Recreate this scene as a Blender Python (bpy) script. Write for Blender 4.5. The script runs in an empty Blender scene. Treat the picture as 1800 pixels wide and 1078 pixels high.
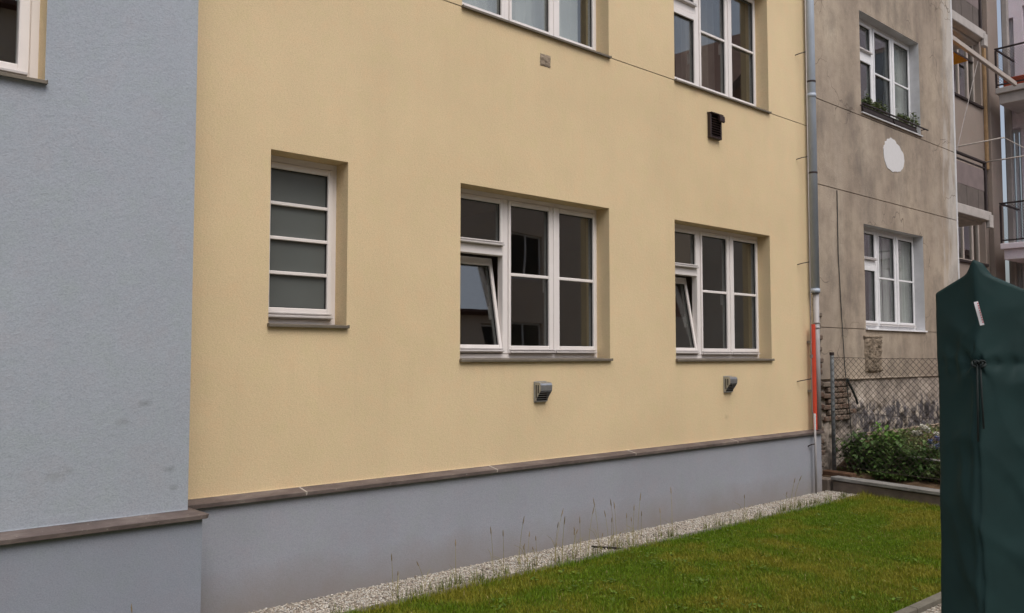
import bpy, math, random
import numpy as np
from mathutils import Matrix, Vector, noise as mnoise
R = math.radians
random.seed(7)
rng = np.random.default_rng(11)
scn = bpy.context.scene
COL = scn.collection

# ------------------------------------------------------------------ camera, sky, sun, exposure
cam_d = bpy.data.cameras.new('camera')
cam = bpy.data.objects.new('camera', cam_d); COL.objects.link(cam)
cam.location = (0, -5.43, 1.65)
cam.rotation_euler = (R(90 + 3.26), 0, R(48.05 - 90))
cam_d.sensor_width = 36; cam_d.lens = 30.2
cam_d.clip_start = 0.05; cam_d.clip_end = 500
scn.camera = cam
SUN_EL, SUN_AZ = 58, 258          # azimuth measured anticlockwise from +X
w = bpy.data.worlds.new('World'); scn.world = w; w.use_nodes = True
nt = w.node_tree; nt.nodes.clear()
sky = nt.nodes.new('ShaderNodeTexSky'); sky.sky_type = 'NISHITA'; sky.sun_disc = False
sky.sun_elevation = R(SUN_EL); sky.sun_rotation = R(90 - SUN_AZ)
sky.dust_density = 5.0; sky.air_density = 1.0; sky.ozone_density = 1.5
hs = nt.nodes.new('ShaderNodeHueSaturation'); hs.inputs['Saturation'].default_value = 0.62
bg = nt.nodes.new('ShaderNodeBackground'); bg.inputs['Strength'].default_value = 0.12
wo = nt.nodes.new('ShaderNodeOutputWorld')
nt.links.new(sky.outputs[0], hs.inputs['Color']); nt.links.new(hs.outputs[0], bg.inputs['Color'])
nt.links.new(bg.outputs[0], wo.inputs['Surface'])
sd = bpy.data.lights.new('sun', 'SUN'); sd.energy = 0.8; sd.angle = R(40); sd.color = (1, .97, .93)
sun = bpy.data.objects.new('sun', sd); COL.objects.link(sun)
sdir = Vector((math.cos(R(SUN_EL)) * math.cos(R(SUN_AZ)), math.cos(R(SUN_EL)) * math.sin(R(SUN_AZ)), math.sin(R(SUN_EL))))
sun.rotation_euler = (-sdir).to_track_quat('-Z', 'Y').to_euler()
sun.location = (0, -6, 14)
scn.view_settings.view_transform = 'Standard'; scn.view_settings.look = 'None'
scn.view_settings.exposure = 0.44; scn.view_settings.gamma = 1.0
scn.view_settings.use_curve_mapping = False
scn.cycles.use_denoising = True
scn.cycles.max_bounces = 8; scn.cycles.transparent_max_bounces = 16
scn.cycles.caustics_reflective = False; scn.cycles.caustics_refractive = False

# ------------------------------------------------------------------ helpers: materials
def lin(c):
    return tuple(((v / 255) / 12.92 if v / 255 <= .04045 else ((v / 255 + .055) / 1.055) ** 2.4) for v in c)

class NT:
    def __init__(s, name):
        s.m = bpy.data.materials.new(name); s.m.use_nodes = True
        s.t = s.m.node_tree; s.t.nodes.clear()
        s.out = s.t.nodes.new('ShaderNodeOutputMaterial')
        s.b = s.t.nodes.new('ShaderNodeBsdfPrincipled')
        s.t.links.new(s.b.outputs[0], s.out.inputs[0])
        s.tc = s.t.nodes.new('ShaderNodeNewGeometry')
        s.pos = s.tc.outputs['Position']
    def n(s, typ, **kw):
        nd = s.t.nodes.new(typ)
        for k, v in kw.items():
            setattr(nd, k, v)
        return nd
    def L(s, a, b):
        s.t.links.new(a, b)
    def scaled(s, sc):
        m = s.n('ShaderNodeMapping'); m.inputs['Scale'].default_value = sc
        s.L(s.pos, m.inputs['Vector']); return m.outputs[0]
    def noise(s, scale, detail=4, rough=.6, vec=None):
        n = s.n('ShaderNodeTexNoise'); n.inputs['Scale'].default_value = scale
        n.inputs['Detail'].default_value = detail; n.inputs['Roughness'].default_value = rough
        s.L(vec if vec else s.pos, n.inputs['Vector']); return n.outputs['Fac']
    def ramp(s, fac, stops):
        r = s.n('ShaderNodeValToRGB'); e = r.color_ramp.elements
        while len(e) < len(stops): e.new(.5)
        for i, (p, c) in enumerate(stops):
            e[i].position = p; e[i].color = (*c[:3], 1) if len(c) >= 3 else (c[0],) * 3 + (1,)
        s.L(fac, r.inputs[0]); return r.outputs[0]
    def mix(s, fac, a, b, mode='MIX'):
        m = s.n('ShaderNodeMix', data_type='RGBA', blend_type=mode)
        for v, sock in ((fac, m.inputs[0]), (a, m.inputs[6]), (b, m.inputs[7])):
            if hasattr(v, 'is_output') or isinstance(v, bpy.types.NodeSocket): s.L(v, sock)
            elif isinstance(v, (int, float)): sock.default_value = v
            else: sock.default_value = (*v[:3], 1)
        return m.outputs[2]
    def col(s, v):
        if isinstance(v, bpy.types.NodeSocket): s.L(v, s.b.inputs['Base Color'])
        else: s.b.inputs['Base Color'].default_value = (*v, 1)
    def bump(s, h, strength=.3, dist=.01):
        b = s.n('ShaderNodeBump'); b.inputs['Strength'].default_value = strength
        b.inputs['Distance'].default_value = dist
        s.L(h, b.inputs['Height']); s.L(b.outputs[0], s.b.inputs['Normal'])
    def set(s, rough=.5, metal=0, spec=.5):
        s.b.inputs['Roughness'].default_value = rough; s.b.inputs['Metallic'].default_value = metal
        s.b.inputs['Specular IOR Level'].default_value = spec
        return s

def stucco(name, c, mott=.10, grain=110, bstr=.5, stains=None, dirt=None, hue=True, rain=None):
    k = NT(name).set(.92, 0, .2)
    a = np.array(c)
    big = k.noise(1.1, 5, .62)
    cc = k.ramp(big, [(.3, tuple(a * (1 - mott))), (.7, tuple(np.minimum(a * (1 + mott), .95)))])
    streak = k.noise(1, 4, .6, k.scaled((2.2, 2.2, .6)))
    cc = k.mix(.22, cc, k.ramp(streak, [(.35, tuple(a * .90)), (.65, tuple(np.minimum(a * 1.05, .95)))]))
    g = k.noise(grain, 3, .7, k.scaled((1, 1, 1.7)))
    cc = k.mix(.9, cc, k.ramp(g, [(.3, (.80,) * 3), (.55, (1,) * 3), (.8, (1.07,) * 3)]), 'MULTIPLY')
    if hue:
        cc = k.mix(.8, cc, k.ramp(k.noise(5.5, 5, .65), [(.32, (1.03, .985, .97)), (.5, (1, 1, 1)), (.68, (.975, 1.0, .95))]), 'MULTIPLY')
        cc = k.mix(.7, cc, k.ramp(k.noise(.35, 3, .5), [(.35, (.94, .93, .91)), (.6, (1.02, 1.02, 1.02))]), 'MULTIPLY')
    if rain:
        sp = k.n('ShaderNodeSeparateXYZ'); k.L(k.pos, sp.inputs[0])
        sn = k.ramp(k.noise(1, 5, .7, k.scaled((16, 16, .45))), [(.54, (0,)), (.72, (1,))])
        for za, zb in rain:
            mr = k.n('ShaderNodeMapRange'); k.L(sp.outputs[2], mr.inputs[0])
            mr.inputs[1].default_value = za; mr.inputs[2].default_value = zb; mr.inputs[3].default_value = 0; mr.inputs[4].default_value = 1
            up = k.n('ShaderNodeMath', operation='LESS_THAN'); k.L(sp.outputs[2], up.inputs[0]); up.inputs[1].default_value = zb
            mu = k.n('ShaderNodeMath', operation='MULTIPLY'); k.L(mr.outputs[0], mu.inputs[0]); k.L(up.outputs[0], mu.inputs[1])
            m2 = k.n('ShaderNodeMath', operation='MULTIPLY'); k.L(mu.outputs[0], m2.inputs[0]); m2.inputs[1].default_value = .11
            f = k.mix(1.0, m2.outputs[0], sn, 'MULTIPLY')
            cc = k.mix(f, cc, tuple(a * .55))
    if stains:
        for (x, z, r, s, sc) in stains:
            d = k.n('ShaderNodeVectorMath', operation='DISTANCE')
            mp = k.n('ShaderNodeMapping'); mp.inputs['Scale'].default_value = (1, 0, 1.5)
            k.L(k.pos, mp.inputs['Vector']); k.L(mp.outputs[0], d.inputs[0])
            d.inputs[1].default_value = (x, 0, z * 1.5)
            ad = k.n('ShaderNodeMath', operation='ADD'); k.L(d.outputs['Value'], ad.inputs[0])
            nn = k.n('ShaderNodeMath', operation='MULTIPLY_ADD'); k.L(k.noise(22, 3), nn.inputs[0])
            nn.inputs[1].default_value = r * 1.2; nn.inputs[2].default_value = -r * .6
            k.L(nn.outputs[0], ad.inputs[1])
            f = k.ramp(ad.outputs[0], [(0, (s,)), (r, (0,))])
            cc = k.mix(f, cc, sc)
    if dirt:                                     # splash dirt above the ground, ragged upper edge
        z0, z1, s, sc = dirt
        sp = k.n('ShaderNodeSeparateXYZ'); k.L(k.pos, sp.inputs[0])
        ad = k.n('ShaderNodeMath', operation='MULTIPLY_ADD'); k.L(k.noise(2.5, 5), ad.inputs[0])
        ad.inputs[1].default_value = .35; k.L(sp.outputs[2], ad.inputs[2])
        mr = k.n('ShaderNodeMapRange'); k.L(ad.outputs[0], mr.inputs[0])
        mr.inputs[1].default_value = z0 + .17; mr.inputs[2].default_value = z1 + .17
        mr.inputs[3].default_value = s; mr.inputs[4].default_value = 0
        cc = k.mix(mr.outputs[0], cc, sc)
    k.col(cc); k.bump(k.mix(.5, k.noise(grain, 4, .75), k.noise(grain * .37, 3, .6)), bstr, .009)
    return k.m

def plain(name, c, rough=.5, metal=0, spec=.5, var=.12, nscale=9, bump=None):
    k = NT(name).set(rough, metal, spec); a = np.array(c)
    k.col(k.ramp(k.noise(nscale, 4), [(.3, tuple(a * (1 - var))), (.7, tuple(np.minimum(a * (1 + var), .95)))]))
    if bump: k.bump(k.noise(bump[0], 4), bump[1], bump[2])
    return k.m

M = {}
M['yellow'] = stucco('yellow_stucco', lin((222, 200, 162)), .05, 95, .5, rain=[(.95, 1.60), (3.75, 4.515)], stains=[(7.5, 4.46, .10, .22, lin((140, 118, 92))), (4.9, 3.25, .35, .05, lin((150, 128, 100))), (8.02, .98, .05, .35, lin((150, 128, 100)))])
M['blue'] = stucco('blue_grey_stucco', lin((165, 172, 182)), .04, 95, .5,
                   stains=[(1.748, 1.372, .045, .5, lin((110, 115, 112))), (1.625, 1.275, .05, .3, lin((118, 120, 112))),
                           (1.903, .986, .04, .55, lin((105, 112, 104))), (1.922, .876, .035, .45, lin((105, 112, 104))),
                           (1.28, 1.0, .06, .3, lin((112, 118, 108))), (1.36, 1.02, .04, .3, lin((112, 118, 108)))])
M['plinth'] = stucco('grey_plinth_render', lin((155, 158, 168)), .05, 130, .25, dirt=(0, .30, .7, lin((132, 124, 117))))
M['blueplinth'] = stucco('blue_plinth_render', lin((145, 150, 162)), .05, 110, .3, dirt=(0, .22, .5, lin((126, 122, 116))))

def greywall_mat():
    k = NT('weathered_grey_render').set(.95, 0, .15)
    c = k.ramp(k.noise(.9, 7, .68), [(.28, lin((134, 122, 110))), (.45, lin((170, 156, 141))), (.6, lin((184, 170, 152))), (.78, lin((204, 194, 178)))])
    st = k.noise(1, 6, .65, k.scaled((2.2, 2.2, .22)))
    c = k.mix(.30, c, k.ramp(st, [(.32, lin((118, 108, 98))), (.5, lin((174, 161, 145))), (.72, lin((200, 190, 174)))]))
    c = k.mix(.7, c, k.ramp(k.noise(3.4, 7, .72), [(.3, (.66,) * 3), (.52, (.98,) * 3), (.75, (1.08,) * 3)]), 'MULTIPLY')
    c = k.mix(.6, c, k.ramp(k.noise(.55, 3, .5), [(.35, (.80, .78, .76)), (.6, (1.05, 1.03, .99))]), 'MULTIPLY')
    c = k.mix(k.ramp(k.noise(26, 4, .7), [(.68, (0,)), (.74, (.55,))]), c, lin((104, 94, 84)))
    pale = k.noise(1, 4, .6, k.scaled((5.0, 5.0, .9)))
    sp = k.n('ShaderNodeSeparateXYZ'); k.L(k.pos, sp.inputs[0])
    mr = k.n('ShaderNodeMapRange'); k.L(sp.outputs[0], mr.inputs[0])
    mr.inputs[1].default_value = 13.9; mr.inputs[2].default_value = 14.95; mr.inputs[3].default_value = -.30; mr.inputs[4].default_value = .33
    ad = k.n('ShaderNodeMath', operation='ADD'); k.L(pale, ad.inputs[0]); k.L(mr.outputs[0], ad.inputs[1])
    c = k.mix(k.ramp(ad.outputs[0], [(.55, (0,)), (.75, (.7,))]), c, lin((196, 192, 186)))
    c = k.mix(1.0, c, (.95, .95, .965), 'MULTIPLY')
    dk = k.noise(1, 6, .7, k.scaled((1.3, 1.3, .8)))
    c = k.mix(k.ramp(dk, [(.50, (0,)), (.68, (.6,))]), c, lin((112, 104, 97)))
    cr = k.n('ShaderNodeTexVoronoi', feature='DISTANCE_TO_EDGE'); cr.inputs['Scale'].default_value = 1.1
    wv = k.n('ShaderNodeVectorMath', operation='MULTIPLY_ADD'); nn = k.n('ShaderNodeTexNoise'); nn.inputs['Scale'].default_value = 3; k.L(k.pos, nn.inputs['Vector'])
    k.L(nn.outputs['Color'], wv.inputs[0]); wv.inputs[1].default_value = (.5, .5, .5); k.L(k.pos, wv.inputs[2]); k.L(wv.outputs[0], cr.inputs['Vector'])
    cm = k.mix(1.0, k.ramp(cr.outputs['Distance'], [(.003, (.75,)), (.008, (0,))]), k.ramp(k.noise(.8, 2), [(.5, (0,)), (.56, (1,))]), 'MULTIPLY')
    c = k.mix(cm, c, lin((96, 86, 78)))
    k.col(c); k.bump(k.noise(40, 6, .7), .5, .012)
    return k.m
M['grey'] = greywall_mat()

def decay_mat():
    k = NT('decayed_render').set(.9, 0, .25)
    c = k.ramp(k.noise(2.6, 8, .72), [(.30, lin((110, 102, 96))), (.44, lin((140, 130, 121))), (.52, lin((166, 154, 143))), (.64, lin((188, 176, 163))), (.8, lin((206, 198, 190)))])
    sp = k.n('ShaderNodeSeparateXYZ'); k.L(k.pos, sp.inputs[0])
    ad = k.n('ShaderNodeMath', operation='MULTIPLY_ADD'); k.L(k.noise(3.1, 6, .7, k.scaled((1, 1, .5))), ad.inputs[0])
    ad.inputs[1].default_value = 1.1; k.L(sp.outputs[2], ad.inputs[2])
    k1 = k.ramp(ad.outputs[0], [(.0, (0,)), (1, (1,))])
    mr = k.n('ShaderNodeMapRange'); k.L(ad.outputs[0], mr.inputs[0])
    mr.inputs[1].default_value = 1.57; mr.inputs[2].default_value = 1.45
    mr2 = k.n('ShaderNodeMapRange'); k.L(sp.outputs[0], mr2.inputs[0])
    mr2.inputs[1].default_value = 10.9; mr2.inputs[2].default_value = 11.3
    mu = k.n('ShaderNodeMath', operation='MULTIPLY'); k.L(mr.outputs[0], mu.inputs[0]); k.L(mr2.outputs[0], mu.inputs[1])
    tar = k.ramp(k.noise(11, 6, .75, k.scaled((1, 1, .45))), [(.35, lin((58, 56, 60))), (.50, lin((98, 94, 96))), (.56, lin((160, 150, 140))), (.68, lin((196, 184, 168)))])
    c = k.mix(mu.outputs[0], c, tar)
    k.col(c); k.bump(k.noise(24, 8, .75), .8, .03)
    return k.m
M['decay'] = decay_mat()

def brick_mat():
    k = NT('old_brick').set(.92, 0, .2)
    oi = k.n('ShaderNodeObjectInfo')
    base = k.ramp(oi.outputs['Random'], [(0, lin((92, 62, 50))), (.4, lin((108, 82, 68))), (.7, lin((100, 86, 76))), (1, lin((122, 110, 98)))])
    c = k.mix(k.ramp(k.noise(12, 6, .7), [(.34, (0,)), (.58, (.85,))]), base, lin((118, 108, 98)))
    k.col(c); k.bump(k.noise(60, 5, .7), .7, .01); return k.m
M['brick'] = brick_mat()
M['rubble'] = plain('rubble_mortar', lin((142, 128, 112)), .95, 0, .2, .3, 14, (34, .9, .02))
M['white_paint'] = plain('white_filler', lin((210, 209, 210)), .9, 0, .3, .03, 20, (60, .3, .004))
M['frame'] = plain('white_window_frame', lin((230, 224, 221)), .38, 0, .5, .03, 6)
M['oldframe'] = plain('old_white_window_paint', lin((226, 226, 228)), .5, 0, .4, .06, 14)
M['reveal'] = plain('white_reveal_render', lin((200, 200, 202)), .9, 0, .2, .10, 5, (50, .4, .006))
M['sill'] = plain('dark_sill_metal', lin((112, 104, 92)), .55, .2, .5, .15, 12)
M['drip'] = plain('drip_rail', lin((205, 200, 198)), .35, .2, .5, .05, 12)
M['seal'] = plain('rubber_seal', lin((45, 44, 44)), .8)
M['metal'] = plain('brushed_steel', lin((176, 179, 182)), .34, .8, .5, .12, 40)
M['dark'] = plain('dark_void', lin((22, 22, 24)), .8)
M['brown_plastic'] = plain('brown_plastic', lin((48, 34, 33)), .38, 0, .5, .12, 30)
M['pipe'] = plain('galvanised_pipe', lin((168, 178, 192)), .5, 0, .5, .12, 3.5)
M['pipe2'] = plain('grey_pvc_pipe', lin((160, 156, 156)), .55, 0, .5, .1, 6)
M['red'] = plain('orange_red_plastic', lin((196, 66, 42)), .55, 0, .5, .08, 8)
M['rod'] = plain('conductor_rod', lin((138, 132, 130)), .5, .7, .5, .15, 12)
M['concrete'] = plain('kerb_concrete', lin((112, 108, 98)), .9, 0, .2, .2, 9, (70, .5, .006))
M['oldconc'] = plain('stained_concrete', lin((128, 116, 106)), .92, 0, .2, .28, 3.2, (40, .6, .01))
M['wire'] = plain('fence_wire', lin((88, 82, 78)), .6, .5, .5, .2, 20)
M['post'] = plain('fence_post', lin((112, 116, 118)), .7, .3, .4, .25, 14)
M['room'] = plain('room_wall', lin((150, 138, 126)), .9, 0, .2, .05)
M['room_dark'] = plain('darkened_room_wall', lin((66, 54, 50)), .9, 0, .2, .1)  # darker copy of the room wall, the interior's dimness put into its colour
M['curtain'] = plain('white_curtain', lin((242, 242, 240)), .9, 0, .2, .04)
M['brown_curtain'] = plain('brown_curtain', lin((160, 148, 140)), .9, 0, .2, .08)
M['frost'] = plain('frosted_glass', lin((92, 96, 94)), .28, 0, .5, .04, 3)
M['soil'] = plain('soil', lin((92, 76, 60)), .97, 0, .1, .35, 6, (30, .8, .03))
M['courtyard'] = plain('courtyard_ground', lin((132, 126, 112)), .95, 0, .1, .2, 3, (60, .6, .01))
M['gravelbed'] = plain('gravel_bed', lin((150, 142, 130)), .95, 0, .1, .3, 60, (120, .8, .01))
M['planter'] = plain('planter_plastic', lin((44, 36, 34)), .6, 0, .4, .15, 10)
M['pink'] = stucco('pale_pink_render', lin((236, 226, 236)), .05, 60, .3)
M['loggia'] = stucco('brown_grey_render', lin((150, 138, 130)), .10, 60, .4)
M['slab'] = plain('painted_slab', lin((176, 170, 166)), .85, 0, .2, .12, 5, (30, .4, .008))
M['irondark'] = plain('dark_iron', lin((58, 50, 50)), .6, .3, .4, .15, 15)
M['panel'] = plain('balcony_panel', lin((122, 110, 109)), .8, 0, .3, .12, 5)
M['panel_dark'] = plain('balcony_panel_dark', lin((100, 92, 88)), .8, 0, .3, .15, 5)
M['orange'] = plain('orange_canvas', lin((226, 156, 52)), .9, 0, .2, .06, 6)
M['pole'] = plain('white_pole', lin((178, 168, 160)), .6, 0, .4, .08, 10)
M['terracotta'] = plain('terracotta', lin((176, 84, 60)), .85, 0, .2, .12, 12)
M['opp'] = stucco('opposite_pale_render', lin((222, 206, 190)), .08, 50, .3)
M['roof'] = plain('roof_tiles', lin((112, 86, 78)), .85, 0, .2, .3, 5)
M['brickface'] = plain('brick_gable', lin((150, 108, 92)), .9, 0, .2, .2, 4)
M['label'] = plain('white_label', lin((225, 222, 226)), .7, 0, .3, .02)
M['labelred'] = plain('label_red', lin((190, 60, 70)), .7)
M['cord'] = plain('black_cord', lin((24, 34, 34)), .8)

def ledge_mat():
    k = NT('brown_ledge_stone').set(.75, 0, .35)
    c = k.ramp(k.noise(7, 6, .7, k.scaled((.5, 1, 1))), [(.3, lin((78, 69, 66))), (.5, lin((100, 89, 85))), (.75, lin((130, 120, 114)))])
    c = k.mix(k.ramp(k.noise(42, 3, .6), [(.66, (0,)), (.72, (.5,))]), c, lin((160, 150, 142)))
    k.col(c); k.bump(k.noise(40, 6, .7), .5, .006); return k.m
M['ledge'] = ledge_mat()
M['mortar'] = plain('pale_mortar', lin((188, 180, 170)), .95, 0, .1, .12, 30)

def wood_mat():
    k = NT('weathered_wood').set(.85, 0, .25)
    c = k.ramp(k.noise(1, 6, .7, k.scaled((30, 3, 30))), [(.3, lin((98, 96, 94))), (.6, lin((152, 150, 146))), (.8, lin((172, 170, 166)))])
    k.col(c); k.bump(k.noise(1, 6, .7, k.scaled((60, 4, 60))), .4, .006); return k.m
M['wood'] = wood_mat()
M['ochrewood'] = plain('ochre_wood', lin((160, 132, 98)), .8, 0, .3, .2, 8)

def glass_mat(name, tint=(.82, .84, .83), f0=.125):
    m = bpy.data.materials.new(name); m.use_nodes = True; t = m.node_tree; t.nodes.clear()
    o = t.nodes.new('ShaderNodeOutputMaterial'); mx = t.nodes.new('ShaderNodeMixShader')
    tr = t.nodes.new('ShaderNodeBsdfTransparent'); tr.inputs[0].default_value = (*tint, 1)
    gl = t.nodes.new('ShaderNodeBsdfGlossy'); gl.inputs['Roughness'].default_value = .006
    gl.inputs['Color'].default_value = (1, 1, 1, 1)
    lw = t.nodes.new('ShaderNodeLayerWeight'); pw_ = t.nodes.new('ShaderNodeMath'); pw_.operation = 'POWER'; pw_.inputs[1].default_value = 5
    t.links.new(lw.outputs['Facing'], pw_.inputs[0]); fr = t.nodes.new('ShaderNodeMath'); fr.operation = 'MULTIPLY_ADD'
    t.links.new(pw_.outputs[0], fr.inputs[0]); fr.inputs[1].default_value = 1 - f0; fr.inputs[2].default_value = f0
    tc = t.nodes.new('ShaderNodeNewGeometry'); ns = t.nodes.new('ShaderNodeTexNoise'); ns.inputs['Scale'].default_value = 1.6
    ns.inputs['Detail'].default_value = 1
    bp = t.nodes.new('ShaderNodeBump'); bp.inputs['Strength'].default_value = .12; bp.inputs['Distance'].default_value = .01
    t.links.new(tc.outputs['Position'], ns.inputs['Vector']); t.links.new(ns.outputs['Fac'], bp.inputs['Height'])
    t.links.new(bp.outputs[0], gl.inputs['Normal'])
    t.links.new(fr.outputs[0], mx.inputs[0]); t.links.new(tr.outputs[0], mx.inputs[1]); t.links.new(gl.outputs[0], mx.inputs[2])
    t.links.new(mx.outputs[0], o.inputs[0]); return m
M['glass'] = glass_mat('window_glass')

def vcol_mat(name, rough=.6, trans=.25, spec=.3):
    k = NT(name).set(rough, 0, spec)
    a = k.n('ShaderNodeVertexColor'); a.layer_name = 'col'
    k.L(a.outputs[0], k.b.inputs['Base Color'])
    if trans:
        tl = k.n('ShaderNodeBsdfTranslucent'); k.L(a.outputs[0], tl.inputs[0])
        mx = k.n('ShaderNodeMixShader'); mx.inputs[0].default_value = trans
        k.L(k.b.outputs[0], mx.inputs[1]); k.L(tl.outputs[0], mx.inputs[2]); k.L(mx.outputs[0], k.out.inputs[0])
    return k.m
M['leafcol'] = vcol_mat('leaf_colours'); M['pebblecol'] = vcol_mat('pebble_colours', .85, 0, .25)

def lawn_mat():
    k = NT('lawn_turf').set(.95, 0, .1)
    c = k.ramp(k.noise(1.4, 6, .7), [(.3, lin((62, 76, 16))), (.5, lin((78, 88, 22))), (.7, lin((98, 92, 36)))])
    c = k.mix(.6, c, k.ramp(k.noise(60, 3), [(.3, (.5,) * 3), (.7, (1.1,) * 3)]), 'MULTIPLY')
    k.col(c); k.bump(k.noise(90, 4), .8, .02); return k.m
M['lawn'] = lawn_mat()

def cover_mat():
    k = NT('dark_green_tarpaulin').set(.68, 0, .35)
    a = np.array(lin((20, 49, 49)))
    k.col(k.ramp(k.noise(3.5, 4), [(.3, tuple(a * .85)), (.7, tuple(a * 1.15))]))
    wv = k.noise(320, 2, .5); k.bump(wv, .12, .002); return k.m
M['cover'] = cover_mat()

# ------------------------------------------------------------------ helpers: meshes and objects
ORI = {}
class MB:
    def __init__(s): s.v = []; s.f = []; s.mi = []
    def add(s, vs, fs, mi=0, X=None):
        b = len(s.v)
        for p in vs:
            p = Vector(p); s.v.append(X @ p if X is not None else p)
        for q in fs: s.f.append([b + i for i in q]); s.mi.append(mi)
        return s
    def box(s, x0, x1, y0, y1, z0, z1, b=0, X=None, mi=0):
        if b <= 0:
            vs = [(x, y, z) for z in (z0, z1) for y in (y0, y1) for x in (x0, x1)]
            return s.add(vs, [(0, 2, 3, 1), (4, 5, 7, 6), (0, 1, 5, 4), (2, 6, 7, 3), (0, 4, 6, 2), (1, 3, 7, 5)], mi, X)
        lo = (x0, y0, z0); hi = (x1, y1, z1); vs = []; idx = {}
        for cx in (0, 1):
            for cy in (0, 1):
                for cz in (0, 1):
                    c = (cx, cy, cz)
                    for ax in range(3):
                        p = [0, 0, 0]
                        for k in range(3):
                            e = hi[k] if c[k] else lo[k]
                            p[k] = e if k == ax else (e - b if c[k] else e + b)
                        idx[(c, ax)] = len(vs); vs.append(p)
        fs = []
        for ax in range(3):
            o = [k for k in range(3) if k != ax]
            for sd_ in (0, 1):
                q = []
                for (a1, a2) in ((0, 0), (1, 0), (1, 1), (0, 1)):
                    c = [0, 0, 0]; c[ax] = sd_; c[o[0]] = a1; c[o[1]] = a2; q.append(idx[(tuple(c), ax)])
                fs.append(q)
        for ax in range(3):
            o = [k for k in range(3) if k != ax]
            for a1 in (0, 1):
                for a2 in (0, 1):
                    c0 = [0, 0, 0]; c0[o[0]] = a1; c0[o[1]] = a2; c1 = list(c0); c1[ax] = 1
                    c0, c1 = tuple(c0), tuple(c1)
                    fs.append([idx[(c0, o[0])], idx[(c1, o[0])], idx[(c1, o[1])], idx[(c0, o[1])]])
        for c in set(k[0] for k in idx): fs.append([idx[(c, 0)], idx[(c, 1)], idx[(c, 2)]])
        ctr = Vector([(lo[k] + hi[k]) / 2 for k in range(3)])
        out = []
        for q in fs:
            P = [Vector(vs[i]) for i in q]; nrm = (P[1] - P[0]).cross(P[2] - P[0])
            cc = sum(P, Vector()) / len(P)
            out.append(q if nrm.dot(cc - ctr) > 0 else q[::-1])
        return s.add(vs, out, mi, X)
    def tube(s, pts, r, seg=8, mi=0, cap=True, X=None):
        pts = [Vector(p) for p in pts]; rs = r if isinstance(r, (list, tuple)) else [r] * len(pts)
        vs = []; fs = []
        for i, p in enumerate(pts):
            d = (pts[min(i + 1, len(pts) - 1)] - pts[max(i - 1, 0)]).normalized()
            u = d.cross(Vector((0, 0, 1)) if abs(d.z) < .9 else Vector((1, 0, 0))).normalized(); w_ = d.cross(u)
            for k in range(seg):
                a = 2 * math.pi * k / seg; vs.append(p + (u * math.cos(a) + w_ * math.sin(a)) * rs[i])
        for i in range(len(pts) - 1):
            for k in range(seg):
                k2 = (k + 1) % seg; fs.append((i * seg + k, i * seg + k2, (i + 1) * seg + k2, (i + 1) * seg + k))
        if cap:
            fs.append(list(range(seg))[::-1]); fs.append([(len(pts) - 1) * seg + k for k in range(seg)])
        return s.add(vs, fs, mi, X)
    def prism(s, prof, x0, x1, axis='x', mi=0, X=None):
        n = len(prof); f = {'x': lambda a, p: (a, p[0], p[1]), 'y': lambda a, p: (p[0], a, p[1]), 'z': lambda a, p: (p[0], p[1], a)}[axis]
        vs = [f(x0, p) for p in prof] + [f(x1, p) for p in prof]
        fs = [(i, (i + 1) % n, n + (i + 1) % n, n + i) for i in range(n)] + [list(range(n))[::-1], list(range(n, 2 * n))]
        return s.add(vs, fs, mi, X)
    def mesh(s, name, mats, org, smooth=False):
        me = bpy.data.meshes.new(name)
        me.from_pydata([tuple(p - Vector(org)) for p in s.v], [], s.f)
        for m in (mats if isinstance(mats, (list, tuple)) else [mats]): me.materials.append(M[m] if isinstance(m, str) else m)
        me.polygons.foreach_set('material_index', s.mi)
        if smooth: me.polygons.foreach_set('use_smooth', [True] * len(s.f))
        me.update(); return me
    def build(s, name, mats, parent=None, org=None, smooth=False):
        if org is None:
            a = np.array([tuple(p) for p in s.v]); org = ((a.min(0) + a.max(0)) / 2); org[2] = a[:, 2].min(); org = tuple(float(q) for q in org)
        return link(name, s.mesh(name, mats, org, smooth), parent, org)

def link(name, data, parent=None, loc=(0, 0, 0), rot=None, scale=None):
    o = bpy.data.objects.new(name, data); COL.objects.link(o); ORI[o.name] = Vector(loc)
    if parent is not None:
        o.parent = parent; o.location = Vector(loc) - ORI[parent.name]
    else: o.location = loc
    if rot: o.rotation_euler = rot
    if scale: o.scale = scale
    return o
def tag(o, label=None, cat=None, group=None, kind=None):
    for k, v in (('label', label), ('category', cat), ('group', group), ('kind', kind)):
        if v: o[k] = v
    return o
def thing(name, label, cat, loc, group=None):
    return tag(link(name, None, None, loc), label, cat, group)

def npmesh(name, V, F, mat, cols=None, smooth=False):
    """V (n,3), F (m,3) triangles, cols (n,3) point colours"""
    me = bpy.data.meshes.new(name); V = np.asarray(V, np.float32); F = np.asarray(F, np.int32)
    k = F.shape[1]
    me.vertices.add(len(V)); me.vertices.foreach_set('co', V.ravel())
    me.loops.add(F.size); me.loops.foreach_set('vertex_index', F.ravel())
    me.polygons.add(len(F)); me.polygons.foreach_set('loop_start', np.arange(0, F.size, k, dtype=np.int32))
    me.polygons.foreach_set('loop_total', np.full(len(F), k, np.int32))
    if smooth: me.polygons.foreach_set('use_smooth', np.ones(len(F), bool))
    if cols is not None:
        ca = me.color_attributes.new('col', 'FLOAT_COLOR', 'POINT')
        ca.data.foreach_set('color', np.concatenate([cols, np.ones((len(V), 1))], 1).astype(np.float32).ravel())
    me.materials.append(M[mat]); me.update(); me.validate(); return me

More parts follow.
